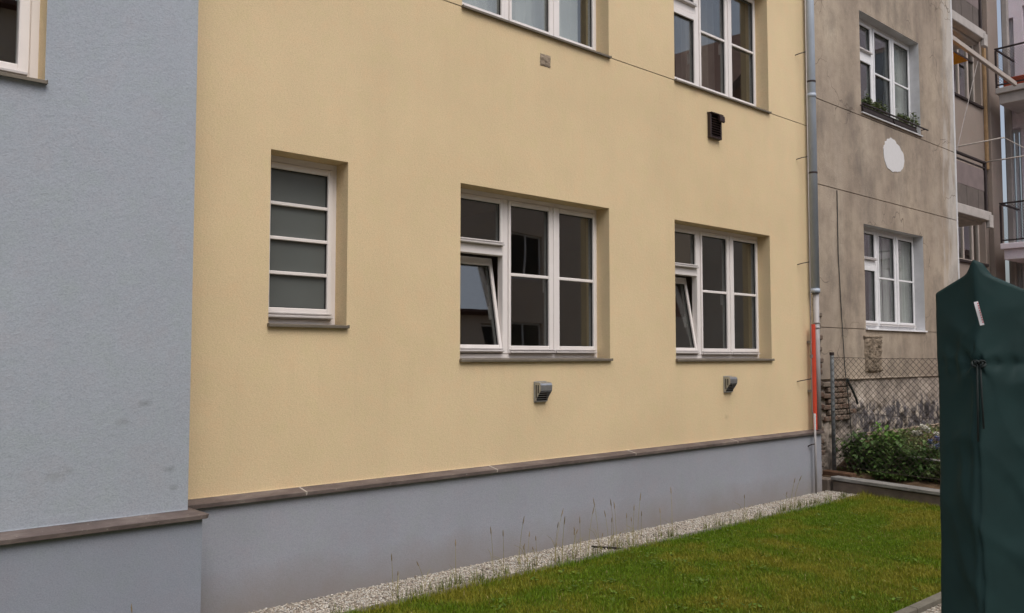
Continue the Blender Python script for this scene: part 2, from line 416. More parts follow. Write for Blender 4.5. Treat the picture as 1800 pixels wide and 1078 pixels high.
def wall_mesh(mb, x0, x1, z0, z1, yf, yb, opens=(), grooves=(), gd=.012, rmi=1, axis='x'):
    """solid wall: front face at yf, back at yb, openings (x0,x1,z0,z1) with reveals, recessed groove rows (za,zb)"""
    tr = (lambda x, y, z: (x, y, z)) if axis == 'x' else (lambda x, y, z: (y, -x, z))
    xs = sorted({x0, x1} | {o[0] for o in opens} | {o[1] for o in opens})
    zs = sorted({z0, z1} | {o[2] for o in opens} | {o[3] for o in opens} | {g for gg in grooves for g in gg})
    inop = lambda x, z: any(o[0] < x < o[1] and o[2] < z < o[3] for o in opens)
    ing = lambda z: any(g[0] < z < g[1] for g in grooves)
    for i in range(len(xs) - 1):
        for j in range(len(zs) - 1):
            a, b, c, d = xs[i], xs[i + 1], zs[j], zs[j + 1]; mx_, mz = (a + b) / 2, (c + d) / 2
            if inop(mx_, mz): continue
            y = yf + (gd if ing(mz) else 0)
            mb.add([tr(a, y, c), tr(b, y, c), tr(b, y, d), tr(a, y, d)], [(0, 1, 2, 3)])
            mb.add([tr(a, yb, c), tr(b, yb, c), tr(b, yb, d), tr(a, yb, d)], [(3, 2, 1, 0)])
            if ing(mz):
                mb.add([tr(a, yf, c), tr(b, yf, c), tr(b, y, c), tr(a, y, c)], [(0, 1, 2, 3)])
                mb.add([tr(a, y, d), tr(b, y, d), tr(b, yf, d), tr(a, yf, d)], [(0, 1, 2, 3)])
    for (a, b, c, d) in opens:
        for (p, q) in (((a, c), (a, d)), ((b, d), (b, c)), ((a, d), (b, d)), ((b, c), (a, c))):
            mb.add([tr(p[0], yf, p[1]), tr(p[0], yb, p[1]), tr(q[0], yb, q[1]), tr(q[0], yf, q[1])], [(0, 1, 2, 3)], rmi)
    for (p, q) in (((x0, z0), (x0, z1)), ((x1, z1), (x1, z0)), ((x0, z1), (x1, z1)), ((x1, z0), (x0, z0))):
        mb.add([tr(p[0], yf, p[1]), tr(q[0], yf, q[1]), tr(q[0], yb, q[1]), tr(p[0], yb, p[1])], [(0, 1, 2, 3)])
    return mb

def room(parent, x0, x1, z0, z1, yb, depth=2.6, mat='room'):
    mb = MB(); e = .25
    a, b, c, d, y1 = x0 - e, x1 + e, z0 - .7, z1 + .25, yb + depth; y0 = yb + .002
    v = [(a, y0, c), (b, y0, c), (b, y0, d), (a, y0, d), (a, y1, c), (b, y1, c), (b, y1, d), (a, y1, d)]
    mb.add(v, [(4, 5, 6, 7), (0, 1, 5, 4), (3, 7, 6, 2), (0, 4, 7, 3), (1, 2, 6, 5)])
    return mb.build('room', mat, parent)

def frame4(mb, x0, x1, z0, z1, wl, wr, wb, wt, y0, y1, X=None, b=.004):
    mb.box(x0, x0 + wl, y0, y1, z0, z1, b, X); mb.box(x1 - wr, x1, y0, y1, z0, z1, b, X)
    mb.box(x0 + wl - .001, x1 - wr + .001, y0 + .001, y1 - .001, z0, z0 + wb, b, X)
    mb.box(x0 + wl - .001, x1 - wr + .001, y0 + .001, y1 - .001, z1 - wt, z1, b, X)

def sill(parent, x0, x1, z, yface, yf, mat='sill', over=.03, side=.006):
    mb = MB(); f = yface - over
    mb.prism([(yf, z + .016), (f + .003, z + .005), (f, z + .002), (f, z - .014), (f + .010, z - .014), (f + .010, z - .008), (yf, z - .006)], x0 - side, x1 + side)
    for xa in (x0 - side - .003, x1 + side - .003):
        mb.box(xa, xa + .006, f - .002, yface - .001, z - .015, z + .009, .002)
    return mb.build('sill', mat, parent)

def casement_window(parent, x0, z0, W=1.81, H=1.44, yf=.165, yface=0, tilt=0, fm='frame', sm='sill', label=None, over=.03):
    s, q = W / 1.81, H / 1.44
    Xr = lambda a: x0 + a * s
    Zr = lambda a: z0 + a * q
    mb = MB(); y0, y1 = yf, yf + .07
    mb.box(x0 - .012, Xr(.05), y0, y1, z0 - .01, Zr(1.44) + .012, .004)
    mb.box(Xr(1.78), Xr(1.81) + .012, y0, y1, z0 - .01, Zr(1.44) + .012, .004)
    mb.box(Xr(.05) - .001, Xr(1.78) + .001, y0 + .001, y1 - .001, Zr(1.40), Zr(1.44) + .011, .004)
    mb.box(Xr(.05) - .001, Xr(1.78) + .001, y0 + .001, y1 - .001, z0 - .009, Zr(.05), .004)
    mb.box(Xr(.60), Xr(.66), y0 - .004, y1 - .002, Zr(.05) - .001, Zr(1.40) + .001, .005)
    mb.box(Xr(.05) - .001, Xr(.60) + .001, y0 - .003, y1 - .003, Zr(.90), Zr(.98), .005)
    win = mb.build('window', fm, parent)
    if label: win['label'] = label
    ys0, ys1 = yf - .014, yf + .054
    def sash(xa, xb, za, zb, pxa, pxb, pza, pzb, X=None, munt=None, handle=None):
        m = MB(); frame4(m, Xr(xa) + .003, Xr(xb) - .003, Zr(za) + .003, Zr(zb) - .003, Xr(pxa) - Xr(xa) - .003, Xr(xb) - Xr(pxb) - .003,
                         Zr(pza) - Zr(za) - .003, Zr(zb) - Zr(pzb) - .003, ys0, ys1, X)
        m.build('sash', fm, win)
        m = MB(); frame4(m, Xr(pxa) - .002, Xr(pxb) + .002, Zr(pza) - .002, Zr(pzb) + .002, .007, .007, .007, .007, yf + .004, yf + .018, X, 0)
        m.build('glazing_seal', 'seal', win)
        zs = [pza, pzb] if munt is None else [pza, munt, pzb]
        for k in range(len(zs) - 1):
            m = MB(); m.box(Xr(pxa) - .004, Xr(pxb) + .004, yf + .020, yf + .026, Zr(zs[k]) - (.004 if k == 0 else 0), Zr(zs[k + 1]) + .004 if k == len(zs) - 2 else Zr(zs[k + 1]) - .0005, 0, X)
            m.build('pane', 'glass', win)
        if munt is not None:
            m = MB(); m.box(Xr(pxa) - .003, Xr(pxb) + .003, yf - .006, yf + .019, Zr(munt) - .014, Zr(munt) + .014, .004, X); m.build('muntin', fm, win)
        m = MB()
        m.box(Xr(xa) + .008, Xr(xb) - .008, ys0 - .026, ys0 - .0005, Zr(za) + .006, Zr(za) + .022, .003, X)
        m.box(Xr(xa) + .006, Xr(xb) - .006, ys0 - .014, ys0 - .0007, Zr(za) + .030, Zr(za) + .040, .002, X)
        m.build('drip_rail', 'drip', win)
        if handle:
            m = MB(); hx = Xr(handle); hz = Zr((za + zb) / 2)
            m.box(hx - .014, hx + .014, ys1, ys1 + .012, hz - .035, hz + .035, .003, X); m.box(hx - .009, hx + .009, ys1 + .013, ys1 + .045, hz - .11, hz + .01, .004, X)
            m.build('handle', fm, win)
    sash(.05, .60, .98, 1.40, .11, .565, 1.025, 1.355)
    X = None
    if tilt:
        piv = Vector((0, yf + .03, Zr(.05)))
        X = Matrix.Translation(piv) @ Matrix.Rotation(-R(tilt), 4, 'X') @ Matrix.Translation(-piv)
    sash(.05, .60, .05, .90, .11, .565, .12, .83, X, None, .583)
    sash(.66, 1.219, .05, 1.40, .69, 1.155, .12, 1.355, None, .745, 1.185)
    sash(1.221, 1.78, .05, 1.40, 1.29, 1.75, .12, 1.355, None, .745)
    m = MB(); m.box(Xr(1.203), Xr(1.237), ys0 - .012, ys0 - .0005, Zr(.075), Zr(1.395), .004); m.build('cover_strip', fm, win)
    sill(win, x0, x0 + W, z0 - .002, yface, yf - .001, sm, over)
    return win

def curtain(x0, x1, z0, z1, y, label, mat='curtain', folds=9, group=None):
    n = 90; V = []; mb = MB()
    for zz in (z1, z0):
        for i in range(n + 1):
            u = i / n; amp = .022 if zz == z1 else .034
            V.append((x0 + (x1 - x0) * u, y + amp * math.sin(u * folds * 6.283 + .7 * math.sin(u * 11)) + .01 * math.sin(u * 31), zz))
    mb.add(V, [(i, i + 1, n + 1 + i + 1, n + 1 + i) for i in range(n)])
    mb.add([(p[0], p[1] + .004, p[2]) for p in V], [(i, n + 1 + i, n + 2 + i, i + 1) for i in range(n)])
    mb.tube([(x0 - .03, y, z1), (x1 + .03, y, z1)], .012, 6)
    return tag(mb.build('curtain', mat, None, None, True), label, 'curtain', group)

# ------------------------------------------------------------------ the setting: ground, lawn, gravel, soil
def sheet(name, x0, x1, y0, y1, z, mat, th=.0):
    mb = MB(); mb.add([(x0, y0, z), (x1, y0, z), (x1, y1, z), (x0, y1, z)], [(0, 1, 2, 3)])
    return tag(mb.build(name, mat), None, None, None, 'structure')
sheet('ground', -60, 90, -70, 60, -.03, 'courtyard')
lawn = sheet('lawn', -8, 10.05, -2.92, -.60, 0, 'lawn')
sheet('gravel_strip', -8, 10.05, -.53, -.08, -.012, 'gravelbed')
sheet('gravel_path', -8, 10.2, -8.0, -2.99, -.012, 'gravelbed')

BEDX = lambda y: 10.09 + .185 * y          # inner (lawn) face of the retaining wall
# soil behind the retaining wall, rising to the old house
def soil():
    nx, ny = 60, 70; V = []; F = []
    for j in range(ny + 1):
        y = .13 - j / ny * 5.2
        for i in range(nx + 1):
            u = i / nx; xa = BEDX(y) + .06; x = xa + (20.4 - xa) * u ** 1.6
            t = min(1, max(0, (x - xa) / 1.6)); hgt = .12 + .40 * t * t * (3 - 2 * t) * min(1, max(0, (y + 2.6) / 2.2))
            hgt += .05 * mnoise.noise(Vector((x * 2.1, y * 2.1, 0))) + .03 * mnoise.noise(Vector((x * 7, y * 7, 3)))
            V.append((x, y, hgt))
    for j in range(ny):
        for i in range(nx):
            a = j * (nx + 1) + i; F.append((a, a + nx + 1, a + nx + 2, a + 1))
    return tag(link('garden_soil', npmesh('garden_soil', V, F, 'soil', None, True)), None, None, None, 'structure')
soil()

# ------------------------------------------------------------------ yellow house
XE = 9.90
yb = thing('yellow_house', 'yellow rendered house with grey plinth, brown stone ledge and white windows', 'house', (5.9, 0, 0))
ops = [(2.66, 3.268, 1.862, 3.063), (4.318, 6.128, 1.615, 3.053), (7.138, 8.948, 1.605, 3.053),
       (4.328, 6.138, 4.525, 5.965), (7.165, 8.975, 4.525, 5.965)]
mb = wall_mesh(MB(), 1.9, XE, .70, 10.2, 0, .30, ops, [(4.519, 4.527)], .014, 0)
mb.build('wall', ['yellow'], yb)
mb = MB(); mb.box(1.9, XE, -.08, .29, -.05, .699); mb.build('plinth', 'plinth', yb)
mb = MB(); mb.box(.5, XE + .0, -.45, 9.0, 10.2, 10.4, .02); mb.box(.4, 10.1, 8.7, 9.0, 0, 10.198); mb.box(XE - .25, XE - .003, .305, 8.69, 0, 10.19)
mb.build('roof', 'roof', yb)
jx = [2.012, 2.905, 4.62, 6.36, 8.06, 9.93]
for i in range(5):
    a, b = jx[i], jx[i + 1]
    mb = MB(); mb.prism([(.0015, .708), (-.112, .700), (-.114, .724), (.0015, .745)], a + .005, b - .005); mb.build('ledge_stone', 'ledge', yb)
    if i < 4:
        mb = MB(); mb.prism([(.001, .709), (-.1105, .7015), (-.116, .7255), (.001, .7475)], b - .0048, b + .0048); mb.build('mortar_joint', 'mortar', yb)
mb = MB(); mb.box(2.012, XE, -.005, .001, .743, .750, .002); mb.build('ledge_seal', 'yellow', yb)

# narrow bathroom window with four frosted panes
def narrow_window(parent):
    x0, x1, z0, z1 = ops[0]; yf = .165; mb = MB()
    mb.box(x0 - .01, x0 + .04, yf, yf + .07, z0 - .01, z1 + .01, .004); mb.box(x1 - .035, x1 + .01, yf, yf + .07, z0 - .01, z1 + .01, .004)
    mb.box(x0 + .039, x1 - .034, yf + .001, yf + .069, z1 - .045, z1 + .009, .004); mb.box(x0 + .039, x1 - .034, yf + .001, yf + .069, z0 - .009, z0 + .045, .004)
    win = mb.build('window', 'frame', parent); win['label'] = 'narrow window with four frosted panes stacked above each other'
    a, b, c, d = x0 + .08, x1 - .075, z0 + .125, z1 - .09
    mb = MB(); frame4(mb, x0 + .042, x1 - .037, z0 + .047, z1 - .047, .038, .038, .078, .043, yf - .014, yf + .054); mb.build('sash', 'frame', win)
    for k in range(4):
        za, zb = c + (d - c) * k / 4, c + (d - c) * (k + 1) / 4
        mb = MB(); mb.box(a - .003, b + .003, yf + .02, yf + .026, za + .0005, zb - .0005); mb.build('pane', 'frost', win)
        if k: mb = MB(); mb.box(a - .002, b + .002, yf - .008, yf + .019, za - .012, za + .012, .003); mb.build('muntin', 'frame', win)
    mb = MB(); mb.box(x0 + .045, x1 - .04, yf - .042, yf - .0145, z0 + .055, z0 + .072, .003); mb.box(x0 + .045, x1 - .04, yf - .026, yf - .0147, z0 + .082, z0 + .092, .002)
    mb.build('drip_rail', 'drip', win)
    mb = MB(); frame4(mb, a - .002, b + .002, c - .002, d + .002, .006, .006, .006, .006, yf + .004, yf + .0185, None, 0); mb.build('glazing_seal', 'seal', win)
    sill(win, x0, x1, z0 - .002, 0, yf - .001)
narrow_window(yb)
casement_window(yb, ops[1][0], ops[1][2], 1.81, 1.438, tilt=10.5, label='wide white window with its lower left sash tilted open, beside the narrow window')
casement_window(yb, ops[2][0], ops[2][2], 1.81, 1.448, tilt=10.5, label='white window with tilted lower left sash, nearest the drainpipe')
casement_window(yb, ops[3][0], ops[3][2], label='white upper floor window cut by the top of the picture, above the grey square patch')
casement_window(yb, ops[4][0], ops[4][2], label='white upper floor window above the dark brown vent')
for o in ops: room(yb, *o, .30)
# square unpainted patch under the upper window
def rough_panel(name, parent, x0, x1, z0, z1, y, mat, amp=.01, n=12, seed=0, ragged=0):
    V = []; F = []
    for j in range(n + 1):
        for i in range(n + 1):
            u, v = i / n, j / n
            edge = min(u, 1 - u, v, 1 - v) * n
            r = ragged if edge < .5 else 0
            x = x0 + (x1 - x0) * u + r * mnoise.noise(Vector((v * 9, seed, 1.3)))
            z = z0 + (z1 - z0) * v + r * mnoise.noise(Vector((u * 9, seed, 7.1)))
            yy = y - (0 if edge < .5 else amp * (.5 + 1.6 * abs(mnoise.noise(Vector((x * 26, z * 26, seed)))) + .6 * mnoise.noise(Vector((x * 60, z * 60, seed)))))
            V.append((x, yy, z))
    for j in range(n):
        for i in range(n):
            a = j * (n + 1) + i; F.append((a, a + 1, a + n + 2, a + n + 1))
    org = ((x0 + x1) / 2, y, z0); V = np.array(V) - np.array(org)
    return link(name, npmesh(name, V, F, mat), parent, org)
rough_panel('bare_patch', yb, 5.215, 5.345, 4.235, 4.345, -.0015, 'rubble', .006, 12, 5, .008)

# ------------------------------------------------------------------ blue-grey projecting wing
bb = thing('blue_grey_house', 'blue-grey rendered house front projecting at the left edge', 'house', (-1.5, -.33, 0))
bo = (-.16, 1.178, 3.13, 4.57); XB = 2.008
mb = wall_mesh(MB(), -6, XB, .69, 10.2, -.33, -.03, [bo], (), .012, 1)
mb.build('wall', ['blue', 'yellow'], bb)
mb = MB(); mb.box(-6, 2.064, -.41, .0, -.05, .688); mb.build('plinth', 'blueplinth', bb)
for a, b in ((-6, -2.9), (-2.89, -.72), (-.71, .985)):
    mb = MB(); mb.prism([(-.3285, .703), (-.442, .695), (-.444, .718), (-.3285, .741)], a, b - .009); mb.build('ledge_stone', 'ledge', bb)
    mb = MB(); mb.prism([(-.329, .704), (-.4405, .6965), (-.446, .7195), (-.329, .7435)], b - .0088, b + .0008); mb.build('mortar_joint', 'mortar', bb)
mb = MB()
mb.add([(.986, -.3285, .703), (XB, -.3285, .703), (2.075, -.442, .695), (.986, -.442, .695), (.986, -.3285, .741), (XB + .0015, -.3285, .741), (2.078, -.444, .718), (.986, -.444, .718)],
       [(0, 1, 2, 3), (7, 6, 5, 4), (3, 2, 6, 7), (2, 1, 5, 6), (1, 0, 4, 5), (0, 3, 7, 4)])
mb.add([(XB, -.3285, .7031), (2.075, -.442, .6951), (2.092, -.425, .696), (2.075, -.015, .7031), (XB, -.015, .7031), (XB + .0015, -.3285, .7411), (2.078, -.444, .7181), (2.098, -.425, .718), (2.078, -.015, .722), (XB, -.015, .7411)],
       [(0, 4, 3, 2, 1), (5, 6, 7, 8, 9), (1, 2, 7, 6), (2, 3, 8, 7), (3, 4, 9, 8)])
mb.build('ledge_stone', 'ledge', bb)
mb = MB(); mb.box(-6, XB, -.334, -.329, .739, .746, .002); mb.build('ledge_seal', 'blue', bb)
x0, x1, z0, z1 = bo; yf = -.175; mb = MB()
frame4(mb, x0 - .01, x1 + .01, z0 - .01, z1 + .01, .055, .055, .05, .05, yf, yf + .07); mb.box(.49, .53, yf - .002, yf + .06, z0 + .04, z1 - .04, .004)
win = mb.build('window', 'frame', bb); win['label'] = 'white window with yellow reveal at the top left corner'
for a, b in ((x0 + .047, .488), (.532, x1 - .047)):
    mb = MB(); frame4(mb, a, b, z0 + .042, z1 - .042, .055, .055, .07, .05, yf - .014, yf + .054); mb.build('sash', 'frame', win)
    mb = MB(); mb.box(a + .05, b - .05, yf + .02, yf + .026, z0 + .105, z1 - .085); mb.build('pane', 'glass', win)
    mb = MB(); mb.box(a + .01, b - .01, yf - .042, yf - .0145, z0 + .052, z0 + .069, .003); mb.build('drip_rail', 'drip', win)
sill(win, x0, x1, z0 - .002, -.33, yf - .001)
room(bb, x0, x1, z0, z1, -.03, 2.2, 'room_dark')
mb = MB(); mb.box(-6.2, XB, -.7, 9, 10.2, 10.4, .02); mb.box(-6.2, -5.9, -.02, 8.9, 0, 10.198); mb.build('roof', 'roof', bb)

# ------------------------------------------------------------------ weathered grey house
YG = .15; gx0, gx1 = XE + .03, 14.96
gh = thing('grey_house', 'weathered grey-brown house with stained cracked render beside the yellow house', 'house', (12.4, YG, 0))
go = [(11.62, 13.57, 2.022, 3.49), (11.63, 13.60, 5.072, 6.545)]
mb = wall_mesh(MB(), gx0, gx1, 1.34, 10.2, YG, YG + .4, go, [(2.010, 2.020), (3.876, 3.888), (5.014, 5.026)], .018, 1)
mb.build('wall', ['grey', 'reveal'], gh)
mb = MB(); mb.box(gx0, gx1, YG + .05, YG + .4, -.05, 1.339); mb.build('base_wall', 'rubble', gh)
mb = MB(); mb.box(gx0, gx1, YG - .4, 9, 10.2, 10.4, .02); mb.box(gx1 - .3, gx1 - .004, YG + .405, 8.9, 0, 10.19); mb.build('roof', 'roof', gh)
mb = MB(); mb.box(gx1 - .05, gx1 + .006, YG - .006, YG + .395, 1.35, 10.19, .004); mb.build('corner_strip', 'reveal', gh)
# decayed lower render: dense displaced sheet
def decayed():
    nx, nz = 190, 60; V = []; F = []; xa, xb, za, zb = gx0 + .01, gx1 - .01, .1, 1.345
    for j in range(nz + 1):
        for i in range(nx + 1):
            x = xa + (xb - xa) * i / nx; z = za + (zb - za) * j / nz
            n = mnoise.fractal(Vector((x * 2.3, z * 2.0, .3)), 1.0, 2.1, 5)
            fl = mnoise.noise(Vector((x * 7, z * 4.4, 2)))
            d = .022 * n + (.035 if fl > .10 else 0) * min(1, max(0, (1.2 - z) / .3))
            if x < 11.15: d -= .02
            y = YG + .012 - d
            if j == nz: y = YG - .012
            V.append((x, y, z))
    for j in range(nz):
        for i in range(nx):
            a = j * (nx + 1) + i; F.append((a, a + 1, a + nx + 2, a + nx + 1))
    org = (12.4, YG, .1)
    return link('decayed_render', npmesh('decayed_render', np.array(V) - np.array(org), F, 'decay'), gh, org)
decayed()
mb = MB(); mb.box(11.1, gx1 - .02, YG - .013, YG + .02, 1.325, 1.350, .006); mb.build('plinth_edge', 'grey', gh)
casement_window(gh, go[0][0], go[0][2], 1.95, 1.468, YG + .15, YG, 0, 'oldframe', 'oldframe', 'white window with pale curtains low on the grey house', .03)
casement_window(gh, go[1][0], go[1][2], 1.97, 1.473, YG + .15, YG, 0, 'oldframe', 'reveal', 'white window with plants on its sill high on the grey house', .03)
for o in go: room(gh, *o, YG + .40)
# white filler patch
pm = MB(); n = 72; P = []
for i in range(n):
    a = 2 * math.pi * i / n; r = 1 + .06 * math.sin(2 * a + 1) + .045 * math.sin(3 * a + 2.2) + .03 * math.sin(5 * a) + .07 * mnoise.noise(Vector((math.cos(a) * 5, math.sin(a) * 5, 1))) + .04 * mnoise.noise(Vector((math.cos(a) * 13, math.sin(a) * 13, 6)))
    P.append((12.615 + .325 * r * math.cos(a) - .05 * math.sin(a), 4.60 + .255 * r * math.sin(a)))
pm.prism(P, YG - .006, YG + .004, 'y'); pm.build('white_patch', 'white_paint', gh)
# rough bricked-up niche
rough_panel('niche', gh, 11.56, 12.03, 1.42, 1.90, YG - .002, 'rubble', .035, 26, 2, .03)
mb = MB(); mb.box(11.53, 12.06, YG - .03, YG + .004, 1.895, 1.925, .006); mb.build('niche_lintel', 'rubble', gh)
# bricks: ragged toothing at the joint with the yellow house and the bare corner under the render
bm_ = MB(); bm_.box(-.12, .12, -.05, .05, 0, .062, .010); brick_me = bm_.mesh('brick', 'brick', (0, 0, 0))
def brick(x, y, z, sx=1, sy=1, rz=0, ry=0):
    return link('brick', brick_me, gh, (x, y, z), (0, ry, rz), (sx, sy, 1))
for i in range(46):
    z = .16 + i * .0735; lim = 10.23 + .10 * mnoise.noise(Vector((0, 0, i * .45))) + .05 * (i % 2)
    if z > 2.2: lim -= .06 + .03 * (i % 3)
    brick(lim - .04, YG + .030 - .014 * random.random(), z, random.uniform(.8, 1.25), 1, random.uniform(-.05, .05), random.uniform(-.03, .03))
for r_ in range(7):
    z = .80 + r_ * .0735
    for c_ in range(3 if r_ > 1 else 4):
        x = 10.50 + c_ * .252 + (.126 if r_ % 2 else 0)
        if x > 11.15 - .02 * r_: continue
        brick(x, YG + .034 - .014 * random.random(), z, random.uniform(.92, 1), 1, random.uniform(-.03, .03), random.uniform(-.02, .02))
# thin cable hanging down the wall and sagging at its lower end
pts = [(10.86, YG - .012, 3.86), (10.85, YG - .014, 3.0), (10.90, YG - .016, 2.2), (10.93, YG - .03, 1.5), (11.0, YG - .05, .9), (11.03, YG - .06, .42)]
tag(MB().tube(pts, .006, 5).build('wall_cable', 'cord', None), 'thin dark cable running straight down the grey house wall', 'cable')
tag(MB().tube([(10.98, YG - .03, 1.34), (11.06, YG - .05, 1.22), (11.17, YG - .06, 1.07), (11.22, YG - .05, 1.0)], .016, 6).build('bent_pipe_stub', 'cord', None), 'short dark bent pipe stub hanging on the decayed render', 'pipe')

# ------------------------------------------------------------------ curtains
curtain(12.72, 13.55, 2.08, 3.46, .405, 'pale curtain behind the right half of the lower grey house window', folds=8)
curtain(12.35, 12.62, 2.08, 3.46, .41, 'narrow pale curtain strip in the middle of the lower grey house window', folds=3)
curtain(12.98, 13.58, 5.12, 6.52, .41, 'pale curtain behind the right half of the upper grey house window', folds=5)
curtain(4.36, 6.1, 4.55, 5.94, .40, 'long white curtain behind the window above the grey square patch', folds=15)
curtain(7.75, 8.45, 4.55, 5.94, .42, 'brown curtain behind the window above the dark brown vent', 'brown_curtain', 7)

# ------------------------------------------------------------------ vents on the yellow wall
def steel_vent(x, z, label):
    t = thing('wall_vent', label, 'vent', (x, 0, z), 'steel vent hoods')
    w2 = .068
    mb = MB(); mb.box(x - w2 - .006, x + w2 + .006, -.012, -.0005, z, z + .182, .003); mb.build('back_plate', 'metal', t)
    prof = [(-.0125, .012), (-.028, .012), (-.030, .030), (-.072, .088), (-.084, .104), (-.086, .150), (-.078, .166), (-.060, .174), (-.0125, .176)]
    # sides
    for sx in (-1, 1):
        mb = MB(); mb.prism([(a, z + b) for a, b in prof], x + sx * w2 - .0015, x + sx * w2 + .0015); mb.build('side_plate', 'metal', t)
        for (ya, yb_, za, zb) in ((-.036, -.024, .040, .152), (-.062, -.049, .080, .152)):
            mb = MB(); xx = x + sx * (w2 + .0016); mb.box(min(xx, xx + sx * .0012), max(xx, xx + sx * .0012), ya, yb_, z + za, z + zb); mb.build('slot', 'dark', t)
    outer = prof[4:]; th = .0025
    mb = MB(); mb.prism([(a, z + b) for a, b in outer] + [(a + th, z + b - th) for a, b in outer[::-1]], x - w2 + .002, x + w2 - .002); mb.build('hood', 'metal', t)
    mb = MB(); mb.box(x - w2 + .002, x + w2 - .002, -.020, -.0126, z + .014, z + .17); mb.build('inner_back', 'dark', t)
    for k in range(4):
        f = k / 3; mb = MB(); yy = -.034 - .042 * f; zz = z + .030 + .060 * f
        mb.box(x - w2 + .003, x + w2 - .003, yy - .006, yy + .006, zz, zz + .004, .001); mb.build('louvre', 'metal', t)
    mb = MB(); mb.box(x - w2 + .002, x + w2 - .002, -.034, -.0205, z + .010, z + .016, .001); mb.build('drip_lip', 'metal', t)
    return t
steel_vent(5.205, 1.243, 'small steel vent hood on the yellow wall below the wide window')
steel_vent(8.04, 1.245, 'small steel vent hood below the window nearest the drainpipe')

t = thing('brown_wall_vent', 'dark brown plastic vent with slats below the upper right window', 'vent', (7.84, 0, 4.01))
mb = MB(); frame4(mb, 7.735, 7.945, 4.01, 4.29, .022, .022, .022, .022, -.045, -.001, None, .005); mb.build('casing', 'brown_plastic', t)
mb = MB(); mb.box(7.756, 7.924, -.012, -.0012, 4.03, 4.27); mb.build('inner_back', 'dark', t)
for k in range(8):
    zz = 4.045 + k * .027; X = Matrix.Translation((7.84, -.030, zz)) @ Matrix.Rotation(R(38), 4, 'X')
    mb = MB(); mb.box(-.083, .083, -.016, .016, -.002, .002, 0, X); mb.build('slat', 'brown_plastic', t)
mb = MB(); mb.prism([(-.046, 4.288), (-.078, 4.262), (-.080, 4.206), (-.066, 4.196), (-.046, 4.230)], 7.862, 7.952); mb.build('flap', 'brown_plastic', t)
mb = MB(); mb.prism([(-.001, 4.292), (-.062, 4.286), (-.062, 4.278), (-.001, 4.2905)], 7.730, 7.950); mb.build('hood', 'brown_plastic', t)

# ------------------------------------------------------------------ pipes at the corner
px, py = 9.835, -.078
t = thing('drainpipe', 'tall galvanised drainpipe at the right end of the yellow wall', 'drainpipe', (px, py, .76))
MB().tube([(px, py, 2.42), (px, py, 10.0)], .052, 16).build('upper_pipe', 'pipe', t, None, True)
MB().tube([(px + .012, py, .748), (px + .012, py, 2.44)], .036, 14).build('lower_pipe', 'pipe2', t, None, True)
for z in (2.42, 4.86, 7.4): MB().tube([(px, py, z), (px, py, z + .05)], .057, 16).build('collar', 'pipe', t, None, True)
for z in (1.98, 2.04): MB().tube([(px + .012, py, z), (px + .012, py, z + .022)], .041, 14).build('collar', 'pipe2', t, None, True)
for z in (3.9, 5.05, 6.4):
    mb = MB(); mb.tube([(px, py, z), (px, py, z + .022)], .0555, 16); mb.tube([(px + .045, py + .02, z + .011), (px + .045, .02, z + .011)], .006, 6); mb.build('bracket', 'irondark', t)
t = thing('red_plastic_strip', 'orange-red plastic cover strip standing on the ledge beside the drainpipe', 'pipe cover', (9.765, -.06, .76))
mb = MB(); mb.prism([(9.735 + .03 * (1 - math.cos(a)) , -.07 - .034 * math.sin(a)) for a in [math.pi * k / 8 for k in range(9)]], .748, 2.03, 'z'); mb.build('strip', 'red', t)
mb = MB(); mb.box(9.742, 9.79, -.0705, -.0005, 1.20, 1.23, .002); mb.box(9.742, 9.79, -.0705, -.0005, 1.80, 1.83, .002); mb.build('bracket', 'rod', t)
t = thing('lightning_conductor', 'thin grey conductor rod with wall clips left of the drainpipe', 'conductor', (9.64, -.13, .05))
MB().tube([(9.655, -.135, 0.0), (9.655, -.135, .70), (9.655, -.14, .80), (9.665, -.10, 1.0), (9.70, -.10, 10.0)], .0075, 6).build('rod', 'rod', t, None, True)
MB().tube([(9.655, -.135, .02), (9.655, -.135, .95)], .015, 8).build('guard_tube', 'pipe2', t, None, True)
MB().tube([(9.668, -.10, 1.62), (9.668, -.10, 1.66)], .018, 8).build('clamp', 'rod', t)
for z, xw in ((5.40, 9.60), (4.09, 9.58), (2.79, 9.56), (1.37, 9.50)):
    MB().tube([(xw, .005, z - .035), (xw + .02, -.06, z - .02), (9.675, -.10, z)], .006, 6).build('clip', 'irondark', t)
MB().tube([(9.58, -.075, .56), (9.60, -.12, .585), (9.655, -.135, .59)], .008, 6).build('clip', 'irondark', t)

# ------------------------------------------------------------------ kerbs
t = thing('lawn_edging', 'narrow grey concrete edging between gravel strip and lawn', 'kerb', (4, -.57, 0))
x = -4.0
while x < 9.95:
    mb = MB(); mb.box(x + .004, min(x + .996, 9.98), -.598, -.532, -.05, .008 + .004 * random.random(), .006); mb.build('kerb_stone', 'concrete', t); x += 1.0
t = thing('path_edging', 'pale concrete edging between lawn and gravel path at the front', 'kerb', (4, -2.95, 0))
x = -4.3
while x < 9.6:
    mb = MB(); mb.box(x + .004, min(x + .996, 9.60), -2.99, -2.925, -.05, .028, .006); mb.build('kerb_stone', 'concrete', t); x += 1.0
tag(MB().prism([(5.66, -.53), (5.685, -.53), (5.545, -.30), (5.53, -.30)], -.01, .012, 'z').build('edging_strip', 'irondark', None), 'dark metal strip lying across the gravel', 'strip')

